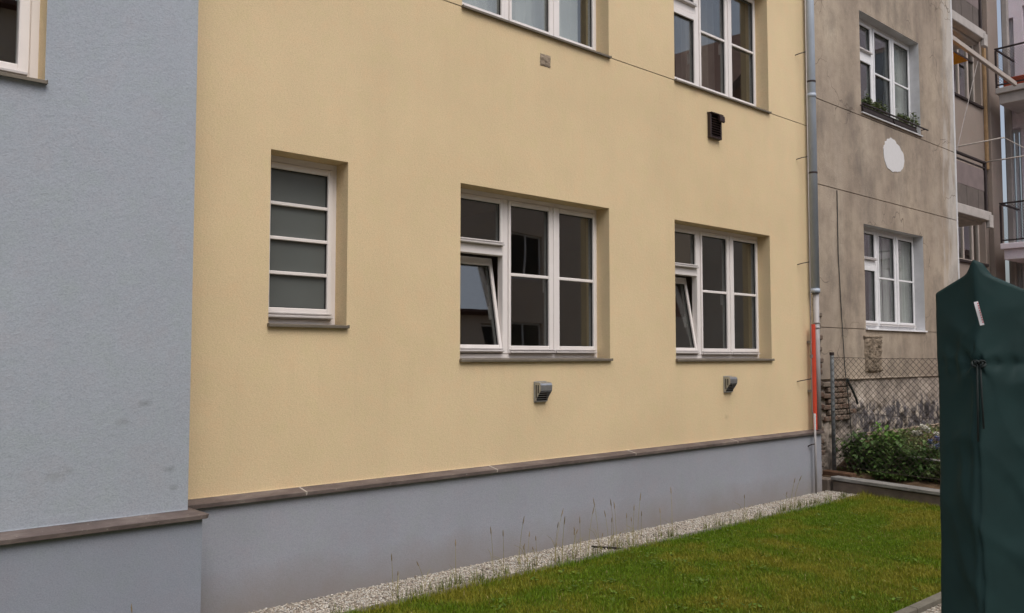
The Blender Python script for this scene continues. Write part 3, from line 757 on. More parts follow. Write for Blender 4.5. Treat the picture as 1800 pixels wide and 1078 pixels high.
# ------------------------------------------------------------------ retaining wall, plank, fence
t = thing('retaining_wall', 'low stained concrete retaining wall at the end of the lawn', 'wall', (10.0, -1.5, 0))
ang = math.atan(.185); L0 = 4.6
X = Matrix.Translation((BEDX(0), 0, 0)) @ Matrix.Rotation(-ang, 4, 'Z')
for k in range(3):
    mb = MB(); mb.box(.0, .09, -.12 - (k + 1) * 1.5 + .006, -.12 - k * 1.5 - .006, -.05, .115 + .004 * k, .008, X); mb.build('panel', 'oldconc', t)
mb = MB(); mb.box(-.03, .20, -.10, .07, -.05, .135, .02, X); mb.build('end_block', 'oldconc', t)
mb = MB(); mb.box(-.04, .14, -4.6, -.13, .126, .168, .006, X); tag(mb.build('wooden_plank', 'wood', None), 'long weathered grey plank lying on the retaining wall', 'plank')
mb = MB(); mb.box(.10, .22, -.32, .10, .12, .21, .012, X); tag(mb.build('timber_block', plain('brown_timber', lin((98, 74, 58)), .9, 0, .2, .25, 12), None), 'short brown timber block at the foot of the fence post', 'timber')

FX = lambda y: BEDX(y) + .22
t = thing('wire_fence', 'sagging chain link fence with steel post in front of the grey house', 'fence', (FX(-1), -1, .15))
posts = [-.03, -2.35, -4.6]
for y in posts:
    mb = MB(); mb.tube([(FX(y), y, .05), (FX(y), y, 1.655)], .024, 10); pp = mb.build('post', 'post', t, None, True)
    mb = MB(); mb.tube([(FX(y), y, 1.655), (FX(y), y, 1.69)], .029, 10); mb.build('cap', 'irondark', pp)
for z in (1.625, .95, .28):
    MB().tube([(FX(y) - .028, y, z - .014 * math.sin((y - .05) / 2.3 * math.pi) ** 2) for y in np.linspace(-.03, -4.6, 24)], .0028, 4).build('tension_wire', 'wire', t)
def chainlink():
    mb = MB(); pit = .075; z0, z1 = .26, 1.62; H = z1 - z0; r = .0026
    y = -.03
    k = 0
    for d in (1, -1):
        s = -4.7 - H
        while s < .0:
            # straight diagonal wire from (s,z0) to (s+H,z1), mirrored for d=-1
            ya, yb_ = (s, s + H) if d > 0 else (s + H, s)
            A = Vector((0, ya, z0)); B = Vector((0, yb_, z1))
            lo, hi = 0., 1.
            for lim, sg in ((-.04, 1), (-4.6, -1)):
                va, vb = (A.y - lim) * sg, (B.y - lim) * sg
                if va > 0 and vb > 0: lo = 2
                elif va > 0: lo = max(lo, va / (va - vb))
                elif vb > 0: hi = min(hi, va / (va - vb))
            if lo < hi:
                P = [A.lerp(B, lo + (hi - lo) * q / 5) for q in range(6)]
                P = [Vector((FX(p.y) - .03 + d * .002 + .012 * mnoise.noise(Vector((p.y * 1.2, p.z * 1.5, 0))), p.y, p.z)) for p in P]
                mb.tube(P, r, 3, 0, False)
            s += pit
    return tag(mb.build('mesh', 'wire', t), None, None, None, 'stuff')
chainlink()

# ------------------------------------------------------------------ far courtyard: loggias, pale wing, poles
lg = thing('loggia_house', 'brown-grey house with loggia galleries set back behind the grey house corner', 'house', (18, 1.3, 0))
lo_ = [(18.0, 19.50, 3.58, 5.10), (18.0, 19.50, 6.95, 8.35)]
mb = wall_mesh(MB(), 15.0, 20.6, 0, 11, 1.3, 1.6, lo_, (), .01, 0); mb.build('wall', ['loggia'], lg)
mb = MB(); mb.box(19.72, 20.32, 1.20, 1.299, 0, 10.9, .01); mb.build('pilaster', 'loggia', lg)
for (a, b, c, d) in lo_:
    mb = MB(); frame4(mb, a - .005, b + .005, c - .005, d + .005, .06, .06, .06, .06, 1.42, 1.48); mb.box(18.60, 18.66, 1.415, 1.475, c + .05, d - .05, .004); mb.box(19.08, 19.16, 1.414, 1.474, c + .05, d - .05, .004)
    wn = mb.build('window', 'pole', lg)
    for (e, f) in ((a + .05, 18.605), (18.655, 19.085), (19.155, b - .05)):
        mb = MB(); mb.box(e, f, 1.44, 1.446, c + .05, d - .05); mb.build('pane', 'glass', wn)
    mb = MB(); mb.box(a + .05, b - .05, 1.41, 1.44, (c + d) / 2 + .25, (c + d) / 2 + .29, .004); mb.build('muntin', 'irondark', wn)
    mb = MB(); mb.box(a - .05, b + .05, 1.26, 1.42, c - .06, c - .006, .005); mb.build('sill', 'irondark', wn)
    room(lg, a, b, c, d, 1.6, 1.5)
for zf in (3.93, 7.22):
    mb = MB(); mb.box(gx1 + .012, 16.50, .30, 1.299, zf + .06, zf + .24, .01); mb.box(gx1 + .012, 16.52, YG + .005, .299, zf + .10, zf + .27, .012); sl = mb.build('balcony_slab', 'slab', lg)
    mb = MB(); mb.box(16.40, 16.56, YG - .01, .22, zf - .02, zf + .22, .01); mb.build('beam_end', 'slab', lg)
    rl = MB(); rl.box(gx1 + .015, 16.40, .17, .22, zf + 1.12, zf + 1.16, .006); rl.box(16.34, 16.40, .17, .22, zf + .27, zf + 1.119, .006); rl.box(gx1 + .015, 16.339, .18, .21, zf + 1.03, zf + 1.055, .004)
    rr = rl.build('railing', 'irondark', lg)
    mb = MB(); mb.box(gx1 + .02, 16.30, .19, .205, zf + .62, zf + 1.00, .003); mb.build('upper_panel', 'panel', rr)
    for k in range(5):
        a = gx1 + .02 + k * .258; mb = MB(); mb.box(a, a + .252, .185 + .004 * (k % 2), .21, zf + .28, zf + .615, .004); mb.build('board', 'panel_dark', rr)
mb = MB(); mb.box(19.60, 19.70, 1.24, 1.297, 5.6, 8.3, .01); mb.build('timber_post', 'ochrewood', lg)
mb = MB(); mb.box(15.0, 23, 1.0, 9, 11, 11.2, .02); mb.box(20.3, 20.6, 1.61, 8.9, 0, 10.99); mb.build('roof', 'roof', lg)

aw = thing('orange_awning', 'orange canvas awning slung under the upper loggia gallery', 'awning', (15.6, .6, 6.6))
mb = MB()
for k in range(10):
    f, g = k / 10, (k + 1) / 10; z = lambda q: 6.86 - .05 * q - .03 * math.sin(q * math.pi)
    mb.add([(14.97, 1.25 - 1.02 * f, z(f)), (15.85, 1.25 - 1.02 * f, z(f)), (15.85, 1.25 - 1.02 * g, z(g)), (14.97, 1.25 - 1.02 * g, z(g))], [(0, 1, 2, 3)])
    mb.add([(14.97, 1.25 - 1.02 * f, z(f) + .004), (15.85, 1.25 - 1.02 * f, z(f) + .004), (15.85, 1.25 - 1.02 * g, z(g) + .004), (14.97, 1.25 - 1.02 * g, z(g) + .004)], [(3, 2, 1, 0)])
mb.build('canvas', 'orange', aw, None, True)
Xb = Matrix.Translation((14.975, .235, 7.10)) @ Matrix.Rotation(R(2.7), 4, 'Y')
mb = MB(); mb.box(0, 3.25, -.03, .03, -.085, 0, .006, Xb); mb.build('front_bar', 'pole', aw)
MB().tube([(16.35, .235, 6.97), (15.12, .19, 5.10)], .007, 5).build('stay_rod', 'rod', aw)
lr = thing('laundry_frame', 'white metal laundry poles sticking out from the loggia railing', 'laundry rack', (16.3, .2, 5.1))
MB().tube([(16.30, 1.299, 5.40), (16.4, .65, 5.455), (16.4, -.125, 5.475)], .013, 6).build('pole', 'pole', lr, None, True)
MB().tube([(16.38, .24, 5.085), (16.4, -.60, 5.095)], .013, 6).build('pole', 'pole', lr, None, True)
MB().tube([(16.4, -.12, 5.475), (16.4, -.62, 5.09)], .009, 6).build('brace', 'pole', lr, None, True)

pw = thing('pink_house', 'pale pink courtyard wing with mesh balconies at the right edge', 'house', (20.7, -2, 0))
# wall faces -X: built along Y with the x axis of the helper mapped to -Y
def wing():
    mb = MB(); x0, x1 = 20.62, 20.95
    opn = [(.98, 1.17, 7.3, 9.1), (.62, .80, 8.0, 9.3), (.90, 1.17, 4.0, 6.62), (.95, 1.17, 1.6, 3.72), (-1.4, -.4, 6.9, 9.0), (-1.4, -.4, 3.9, 6.4), (-3.6, -2.6, 4.6, 6.4), (-3.6, -2.6, 7.6, 9.2)]
    ys = sorted({1.19, -6.0} | {o[0] for o in opn} | {o[1] for o in opn}); zs = sorted({0., 12.} | {o[2] for o in opn} | {o[3] for o in opn})
    for i in range(len(ys) - 1):
        for j in range(len(zs) - 1):
            a, b, c, d = ys[i], ys[i + 1], zs[j], zs[j + 1]
            if any(o[0] < (a + b) / 2 < o[1] and o[2] < (c + d) / 2 < o[3] for o in opn): continue
            mb.box(x0, x1, a, b, c, d)
    mb.build('wall', 'pink', pw)
    mb = MB(); mb.box(20.50, 20.615, 1.06, 1.19, 0, 11.9, .02); mb.build('corner_strip', 'slab', pw)
    for (a, b, c, d) in opn:
        X = Matrix.Translation((20.78, 0, 0)) @ Matrix.Rotation(R(90), 4, 'Z')    # local x -> world y, local y -> -world x
        mb = MB(); frame4(mb, a - .005, b + .005, c - .005, d + .005, .07, .07, .08, .07, -.03, .03, X); mb.box((a + b) / 2 - .03, (a + b) / 2 + .03, -.028, .028, c + .07, d - .06, 0, X)
        wn = mb.build('window', 'oldframe', pw)
        for (e, f) in ((a + .06, (a + b) / 2 - .03), ((a + b) / 2 + .03, b - .06)):
            mb = MB(); mb.box(e, f, -.004, .004, c + .07, d - .06, 0, X); mb.build('pane', 'glass', wn)
    mb = MB(); mb.box(21.6, 21.7, -6, 1.19, 0, 12); mb.build('inner_wall', 'room', pw)
    mb = MB(); mb.box(20.2, 24, -6.3, 1.5, 12.002, 12.2, .02); mb.box(20.62, 23.9, -6.0, -5.8, 0, 12); mb.build('roof', 'roof', pw)
    for zf in (3.86, 7.15):
        mb = MB(); mb.box(19.50, 20.618, -3.0, 1.02, zf, zf + .12, .01); mb.box(19.56, 20.617, -2.95, .97, zf - .22, zf - .002, .01); mb.build('balcony_slab', 'slab' if zf > 5 else 'pink', pw)
        zr = zf + .98
        mb = MB(); mb.box(19.51, 19.55, -3.0, 1.02, zr - .035, zr, .006); mb.box(19.515, 19.545, -2.99, 1.01, zf + .17, zf + .20, .003)
        for y in (1.0, .0, -1.0, -2.0, -2.98): mb.box(19.512, 19.548, y - .018, y + .018, zf + .12, zr - .051, .003)
        mb.box(19.561, 20.615, .975, 1.01, zr - .045, zr - .005, .004)
        rl = mb.build('balcony_railing', 'irondark', pw)
        mb = MB(); H = zr - .06 - (zf + .2); pit = .06
        for d in (1, -1):
            s = -3.0 - H
            while s < 1.0:
                A = Vector((19.53 + .003 * d, s if d > 0 else s + H, zf + .2)); B = Vector((19.53 + .003 * d, s + H if d > 0 else s, zr - .06)); lo, hi = 0., 1.
                for lim, sg in ((.99, 1), (-2.98, -1)):
                    va, vb = (A.y - lim) * sg, (B.y - lim) * sg
                    if va > 0 and vb > 0: lo = 2
                    elif va > 0: lo = max(lo, va / (va - vb))
                    elif vb > 0: hi = min(hi, va / (va - vb))
                if lo < hi: mb.tube([A.lerp(B, lo), A.lerp(B, hi)], .0032, 3, 0, False)
                s += pit
        tag(mb.build('mesh_infill', 'irondark', rl), None, None, None, 'stuff')
wing()
t = thing('terracotta_planter', 'terracotta planter with dark plants on the upper pink balcony', 'planter', (19.95, .8, 7.27))
mb = MB(); mb.box(19.68, 19.92, .35, .92, 7.272, 7.50, .02); mb.build('box', 'terracotta', t)

# leaf clusters --------------------------------------------------------------
def leaves(centres, normals_up, size, cols, fold=.25, aspect=.55, seed=0):
    """one curved six-triangle leaf per centre"""
    g = np.random.default_rng(seed); n = len(centres)
    az = g.uniform(0, 2 * np.pi, n); pitch = g.normal(normals_up, .35, n)
    d = np.stack([np.cos(az) * np.cos(pitch), np.sin(az) * np.cos(pitch), -np.sin(pitch)], 1)
    up = np.array([0, 0, 1.]); s = np.cross(d, up); s /= np.linalg.norm(s, axis=1, keepdims=True) + 1e-9
    nn = np.cross(s, d); sz = size * g.uniform(.6, 1.3, n)[:, None]
    c = np.asarray(centres); a = aspect
    P = [c - d * sz * .5, c - s * sz * a * .5 - d * sz * .08 + nn * sz * fold * .35, c + s * sz * a * .5 - d * sz * .08 + nn * sz * fold * .35,
         c - s * sz * a * .38 + d * sz * .24 + nn * sz * fold * .1, c + s * sz * a * .38 + d * sz * .24 + nn * sz * fold * .1, c + d * sz * .55 - nn * sz * fold * .5, c + d * sz * .1]
    V = np.stack(P, 1).reshape(-1, 3); b = (np.arange(n) * 7)[:, None]
    T = np.array([[0, 6, 1], [0, 2, 6], [1, 6, 3], [2, 4, 6], [3, 6, 5], [6, 4, 5]])
    F = (b[:, None, :] + T[None]).reshape(-1, 3)
    C = np.repeat(cols, 7, 0); return V, F, C
def greens(n, base, g, var=.25, yellow=.15):
    b = np.array(lin(base)) * 1.3; k = 1 + g.normal(0, var, (n, 1)); c = b[None] * np.clip(k, .35, 1.9)
    c[:, 0] *= 1 + np.abs(g.normal(0, yellow, n)); return np.clip(c, 0, .8)
def shrub(name, x, y, z, rx, ry, h, n, size, base, label, seed, cat='plant', group=None, stems=7):
    g = np.random.default_rng(seed)
    t = thing(name, label, cat, (x, y, z), group)
    # lumpy dome: leaves around several stem tips
    tips = [(x + rx * math.cos(a) * r, y + ry * math.sin(a) * r, z + h * (1.0 - .5 * r * r) * g.uniform(.75, 1.1)) for a, r in zip(g.uniform(0, 6.28, 26), np.sqrt(g.uniform(0, 1, 26)))]
    ctr = []
    for i in range(n):
        tp = tips[g.integers(len(tips))]; f = g.uniform(.25, 1) ** .6
        ctr.append((tp[0] * f + x * (1 - f) + g.normal(0, rx * .13), tp[1] * f + y * (1 - f) + g.normal(0, ry * .13), z + (tp[2] - z) * f + g.normal(0, h * .07)))
    ctr = np.array(ctr); ctr[:, 2] = np.maximum(ctr[:, 2], z + .02)
    V, F, C = leaves(ctr, .25, size, greens(n, base, g), seed=seed)
    org = np.array((x, y, z)); tag(link('foliage', npmesh('foliage', V - org, F, 'leafcol', C), t, tuple(org)), None, None, None, 'stuff')
    mb = MB()
    for tp in tips[:stems]:
        mb.tube([(x + (tp[0] - x) * .15, y + (tp[1] - y) * .15, z - .05), (x + (tp[0] - x) * .6, y + (tp[1] - y) * .6, z + (tp[2] - z) * .5), tp], [.006, .005, .003], 5)
    mb.build('stems', 'stem', t); return t
M['stem'] = plain('plant_stem', lin((84, 92, 48)), .8, 0, .2, .2, 20)
SH = [('leafy_shrub', 10.62, -.22, .15, .32, .38, .52, 560, .085, (66, 92, 48), 'broad leafy green shrub nearest the fence post'),
      ('leafy_shrub', 10.72, -.62, .17, .34, .38, .50, 560, .078, (62, 84, 44), 'low leafy shrub in the middle of the raised bed'),
      ('tall_leafy_shrub', 10.95, -.34, .22, .24, .24, .58, 300, .09, (84, 120, 54), 'light green upright plant rising above the raised bed'),
      ('leafy_shrub', 10.66, -1.02, .15, .36, .38, .44, 560, .07, (58, 82, 42), 'dense low plant beside the green cover in the raised bed'),
      ('leafy_shrub', 11.25, -.85, .30, .40, .40, .34, 480, .06, (92, 112, 72), 'greyish green plant under the white flower balls'),
      ('leafy_shrub', 10.75, -1.55, .12, .4, .4, .34, 380, .07, (62, 88, 46), 'leafy plant mostly hidden behind the green cover'),
      ('leafy_shrub', 10.50, -.42, .14, .16, .26, .36, 320, .075, (70, 98, 50), 'round leafy plant right behind the plank near the fence post'),
      ('leafy_shrub', 10.46, -.98, .14, .14, .26, .30, 320, .065, (62, 90, 46), 'bushy plant right behind the plank in front of the log'),
      ('leafy_shrub', 10.40, -1.32, .14, .14, .22, .30, 280, .065, (74, 92, 54), 'bushy plant right behind the plank touching the green cover edge'),
      ('leafy_shrub', 11.45, -.35, .42, .40, .34, .26, 420, .06, (86, 104, 62), 'low plant against the decayed wall behind the upright light green one'),
      ('leafy_shrub', 10.36, -.75, .13, .10, .45, .16, 260, .05, (60, 84, 40), 'low trailing plant behind the grey plank')]
for i, a in enumerate(SH): shrub(*a, seed=40 + i, group='plants in the raised bed')
def allium(x, y, z, h, lab, col, n=90, r=.030, name='allium_flower'):
    t = thing(name, lab, 'flower', (x, y, z), 'flowers in the raised bed')
    g = np.random.default_rng(int(x * 1000) + int(abs(y) * 1000)); top = (x + g.normal(0, .02), y + g.normal(0, .02), z + h)
    MB().tube([(x, y, z - .03), (x + .005, y, z + h * .5), top], [.0045, .004, .003], 5).build('stem', 'stem', t)
    d = g.normal(0, 1, (n, 3)); d /= np.linalg.norm(d, axis=1, keepdims=True); ctr = np.array(top) + d * r * g.uniform(.7, 1, (n, 1))
    V, F, C = leaves(ctr, 0, r * .75, np.clip(np.array(lin(col))[None] * g.uniform(.75, 1.1, (n, 1)), 0, .85), .1, .8, 3)
    link('flower_head', npmesh('flower_head', V - np.array(top), F, 'leafcol', C), t, top)
labs = ['white flower ball standing highest beside the green cover', 'white flower ball left of the blue flowers', 'small white flower ball above the grey-green plant',
        'white flower ball low in front of the decayed wall', 'pale flower ball close to the green cover', 'white flower ball farthest left in the raised bed', 'small pale flower ball near the weathered log']
for i, (x, y, zt) in enumerate([(10.75, -1.17, .86), (10.75, -.93, .78), (10.75, -.90, .71), (10.75, -1.04, .75), (10.75, -1.10, .70), (10.8, -.80, .69), (10.7, -1.06, .56)]):
    allium(x, y, .28, zt - .28, labs[i], (238, 236, 226), 110, .038)
for i, (x, y, zt) in enumerate([(10.68, -1.13, .66), (10.64, -1.08, .62), (10.7, -1.19, .60), (10.62, -1.16, .57)]):
    allium(x, y, .25, zt - .25, ['blue flower cluster at the top beside the green cover', 'blue flower cluster left of its neighbours by the green cover', 'blue flower cluster tucked against the green cover edge', 'lowest blue flower cluster by the green cover'][i], (120, 134, 190), 70, .034, 'blue_flower')
mb = MB(); mb.tube([(10.55, -.72, .40), (10.56, -.95, .425), (10.52, -1.30, .41)], [.010, .016, .012], 7); tag(mb.build('weathered_log', 'wood', None, None, True), 'pale weathered log lying among the raised bed plants', 'log')
# ragged boulder ledge against the old wall
rk = rough_panel('stone_ledge', None, 11.5, 14.6, .40, .60, .02, 'rubble', .03, 30, 9, .03); tag(rk, 'rough stone ledge at the foot of the decayed wall', 'ledge')
rk.location.y = .11
# undergrowth on the soil
g = np.random.default_rng(5); n = 2600
cx = g.uniform(10.3, 13.5, n); cy = g.uniform(-2.6, .05, n); cx = np.maximum(cx, 10.09 + .185 * cy + .3)
tt = np.clip((cx - (10.15 + .185 * cy)) / 1.6, 0, 1); cz = .13 + .40 * tt * tt * (3 - 2 * tt) * np.clip((cy + 2.6) / 2.2, 0, 1) + g.uniform(.0, .10, n)
V, F, C = leaves(np.stack([cx, cy, cz], 1), .1, .055, greens(n, (74, 92, 48), g, .3), seed=8)
tag(link('ground_cover', npmesh('ground_cover', V, F, 'leafcol', C)), 'low weeds covering the soil of the raised bed', 'weeds', None, 'stuff')

# window box on the upper grey window
for i, (xa, xb, lab) in enumerate(((11.68, 12.62, 'long dark planter box at the left of the upper grey house sill'), (12.66, 13.45, 'dark planter box at the right of the upper grey house sill'))):
    t = thing('planter_box', lab, 'planter', ((xa + xb) / 2, .07, 5.07), 'planters on the grey house sill')
    mb = MB(); mb.prism([(.135, 5.088), (.155, 5.165), (.27, 5.165), (.255, 5.088)], xa, xb); mb.build('box', 'planter', t)
    mb = MB(); mb.box(xa - .01, xb + .01, .146, .278, 5.162, 5.176, .003); mb.build('rim', 'planter', t)
t = thing('sill_rail', 'thin dark rail across the upper grey house window sill', 'rail', (12.6, .10, 5.1))
MB().tube([(11.52, .08, 5.165), (13.70, .08, 5.165)], .012, 6).build('bar', 'irondark', t)
for x in (11.60, 13.62): MB().tube([(x, .08, 5.165), (x, .152, 5.165)], .008, 6).build('bracket', 'irondark', t)
for i, (x, h, n, lab) in enumerate(((11.95, .26, 170, 'trailing green plant at the left end of the upper grey sill'), (12.3, .24, 170, 'green plant beside the window post on the upper grey sill'), (13.1, .20, 130, 'leafy plant at the right of the upper grey sill'), (13.42, .30, 60, 'thin sprig sticking out at the right end of the upper grey sill'))):
    shrub('sill_plant', x, .20, 5.15, .22, .08, h, n, .055, (84, 98, 66), lab, 70 + i, 'plant', 'plants on the grey house sill', 5)

# ------------------------------------------------------------------ green tarpaulin cover
def cover():
    K = Vector((4.30, -3.90, 0)); f = 1510.
    view = Vector((K.x, K.y + 5.43, 0)).normalized(); right = Vector((view.y, -view.x, 0))
    aL = R(57); aR = R(68)
    dl = (-right * math.sin(aL) + view * math.cos(aL)); dr = (right * math.sin(aR) + view * math.cos(aR))
    la, lb = .226, .78
    cs = [K, K + dr * lb, K + dr * lb + dl * la, K + dl * la]
    # outline of the cross-section, dense, corner-rounded
    per = []; rad = .035
    for i in range(4):
        p, q, nx = cs[i - 1], cs[i], cs[(i + 1) % 4]
        u = (p - q).normalized(); v = (nx - q).normalized()
        rr = .03 if i == 0 else rad
        for k in range(7):
            t_ = k / 6; per.append(q + u * rr * (1 - t_) ** 2 + v * rr * t_ ** 2)
        Lseg = (nx - q).length; m = int(Lseg / .012)
        for k in range(1, m):
            per.append(q.lerp(nx, (rad + (Lseg - 2 * rad) * k / m) / Lseg))
    ctr = sum(cs, Vector()) / 4; N = len(per)
    den = dl.x * dr.y - dl.y * dr.x
    def skew(p):
        q = p - K; return (q.x * dr.y - q.y * dr.x) / den, (dl.x * q.y - dl.y * q.x) / den
    def top(p):
        a, b = skew(p); d = (p - K).length; a /= la; b /= lb
        zt = 2.055 - .11 * max(0, a) - .37 * max(0, b)
        return zt + .055 * math.exp(-(d / .026) ** 2)
    zb = .02; rows = 150; V = []; F = []; zk = 1.612
    for j in range(rows + 1):
        for p in per:
            zt = top(p); t_ = j / rows; z = zb + (zt - zb) * t_
            out = (p - ctr); out.z = 0; out.normalize()
            a, b = skew(p); s = a if abs(a) > abs(b) else -b       # arc coordinate from the corner seam
            d = 0.0
            d -= .009 * math.exp(-((z - zk) / .020) ** 2) * (1 + .3 * math.sin(s * 60))       # cinched drawstring channel
            d += .004 * math.exp(-((z - zk - .045) / .02) ** 2) * (.6 + .4 * math.sin(s * 75 + 1))
            d += .007 * math.sin(s * 95) * math.exp(-((z - zk) / .06) ** 2)                   # ruching
            rr = math.hypot(s, z - zk); th = math.atan2(z - zk, s)
            d += .006 * math.sin(th * 7 + 1.2) * math.exp(-(rr / .25) ** 2) * min(1, rr / .04)  # creases radiating from the knot
            d += .012 * mnoise.noise(Vector((s * 4.5, z * 2.6, 1))) + .004 * mnoise.noise(Vector((s * 11, z * 6, 5)))
            d += .006 * mnoise.noise(Vector((s * 9 + z * 6, z * 2.5 - s * 3, 9)))
            for kx, kz, ph_, am in ((3.2, 2.6, 2, .013), (-3.5, 3.2, 7, .012), (2, 5, 13, .005)):       # sharp creases
                rg = abs(mnoise.noise(Vector((s * kx + z * kz * .6, z * kz * .5 - s * kx * .3, ph_)))); d += am * max(0, 1 - rg * 4)
            d -= .010 * math.exp(-(s / .010) ** 2) if z < zk - .02 else 0                     # sewn seam
            d += .006 * math.exp(-((abs(s) - .020) / .008) ** 2) if z < zk - .02 else 0
            d *= 1 - .8 * min(1, max(0, (a / la - .35) / .6))                                 # taut along the far left edge
            fl = 1 + .05 * max(0, 1 - z / 1.2)
            V.append(ctr + (p - ctr) * fl + out * d + Vector((0, 0, z)))
    for j in range(rows):
        for i in range(N):
            i2 = (i + 1) % N; F.append((j * N + i, j * N + i2, (j + 1) * N + i2, (j + 1) * N + i))
    base = rows * N; last = [base + i for i in range(N)]
    for ring, (sc, dz) in enumerate(((.92, .012), (.75, -.005), (.5, -.04), (.25, -.07))):
        nr = []
        for i, p in enumerate(per):
            q = ctr + (p - ctr) * sc; zt = top(p) * (sc ** 1.0) + 1.80 * (1 - sc) + dz; nr.append(len(V)); V.append(Vector((q.x, q.y, zt)))
        for i in range(N):
            i2 = (i + 1) % N; F.append((last[i], last[i2], nr[i2], nr[i]))
        last = nr
    V.append(Vector((ctr.x, ctr.y, 1.72))); F += [(last[i], last[(i + 1) % N], len(V) - 1) for i in range(N)]
    t = thing('green_cover', 'tall dark green tarpaulin cover tied with a drawstring at the right edge', 'cover', (ctr.x, ctr.y, 0))
    mb = MB(); mb.add(V, F); mb.build('tarpaulin', 'cover', t, None, True)
    fc = -view                                                       # towards the camera
    kn = K + Vector((0, 0, zk)) + fc * .004
    mb = MB()
    for k in range(3):
        c = kn + right * (.012 * (k - 1)) + fc * .008; ph = k * 2.1
        mb.tube([c + right * .016 * math.cos(a + ph) + Vector((0, 0, .014 * math.sin(a + ph))) + fc * .010 * math.sin(2 * a) for a in np.linspace(0, 5.6, 10)], .0055, 6)
    for s_, L_ in ((-.006, .36), (.006, .30)):
        mb.tube([kn + right * s_ + fc * .010, kn + right * s_ * 1.5 + fc * .012 - Vector((0, 0, L_ * .5)), kn + right * s_ * 2.0 + fc * .014 - Vector((0, 0, L_))], .0045, 6)
    mb.build('drawstring', 'cord', t, None, True)
    # drawstring channel round the body
    # sewn-in care label hanging on the right-hand face near the corner
    c0 = K + Vector((0, 0, 1.90)) + fc * .020 - right * .004
    a0 = R(12); dn = (-Vector((0, 0, 1)) * math.cos(a0) + right * math.sin(a0)); sd_ = (right * math.cos(a0) + Vector((0, 0, 1)) * math.sin(a0))
    def strip(w0, w1, off, n0=0, n1=1):
        m = MB(); nseg = 8; P = []
        for k in range(nseg + 1):
            u = n0 + (n1 - n0) * k / nseg; c = c0 + dn * .112 * u + fc * (.004 * math.sin(u * 5) + off)
            for ww in (w0, w1):
                P += [c + sd_ * ww, c + sd_ * ww - fc * .0012]
        for k in range(nseg):
            a = k * 4; m_ = a + 4
            m.add([], [])
            fs = [(a, a + 2, m_ + 2, m_), (a + 1, m_ + 1, m_ + 3, a + 3), (a, m_, m_ + 1, a + 1), (a + 2, a + 3, m_ + 3, m_ + 2)]
            m.f += [list(q) for q in fs]; m.mi += [0] * 4
        m.v = P; return m
    lb_ = strip(-.009, .009, 0).build('care_label', 'label', t)
    for k in range(9):
        strip(.0035, .0085, .0016, .06 + k * .10, .11 + k * .10).build('red_print', 'labelred', lb_)
cover()

# ------------------------------------------------------------------ houses across the courtyard (behind the viewer, mirrored in the panes)
oh = thing('opposite_house', 'brown rendered house across the courtyard, mirrored in the window panes', 'house', (8, -15, 0))
oo = []
for k in range(11):
    x = -20.5 + k * 3.4
    for z in (1.2, 4.1, 6.9): oo.append((x, x + 1.5, z, z + 1.5))
mb = MB(); wall_mesh(mb, -22, 18.5, 0, 8.7, 0, .3, oo, (), .01, 0)
Xo = Matrix.Translation((2.5, -14.5, 0)) @ Matrix.Rotation(math.pi, 4, 'Z')
mb.v = [Xo @ p for p in mb.v]; mb.build('wall', ['opp'], oh)
for (a, b, c, d) in oo:
    mb = MB(); frame4(mb, a - .005, b + .005, c - .005, d + .005, .07, .07, .07, .07, .12, .18, Xo, 0); mb.box((a + b) / 2 - .04, (a + b) / 2 + .04, .119, .18, c + .06, d - .06, 0, Xo); wn = mb.build('window', 'oldframe', oh)
    mb = MB(); mb.box(a + .06, b - .06, .14, .15, c + .06, d - .06, 0, Xo); mb.build('pane', 'dark', wn)
mb = MB(); mb.prism([(-14.2, 8.702), (-14.2, 8.8), (-19, 9.9), (-24, 8.8), (-24, 8.702)], -16.2, 24.7); mb.build('roof', 'roof', oh)
gb = thing('brick_gable_house', 'red brick gable house across the courtyard, mirrored in the upper panes', 'house', (31, -16, 0))
mb = MB(); mb.box(28, 40.3, -22, -14.5, 0, 8.999); mb.build('lower_wall', 'opp', gb)
mb = MB(); mb.prism([(28, 9), (40.3, 9), (40.3, 10.5), (34.6, 16.3), (28.6, 10.5), (28, 10.5)], -22, -14.6, 'y'); mb.build('gable', 'brickface', gb)
mb = MB(); mb.prism([(27.6, 9.9), (34.6, 16.45), (40.9, 10.2), (40.9, 10.6), (34.6, 16.85), (27.6, 10.3)], -22.2, -14.3, 'y'); mb.build('roof', 'roof', gb)

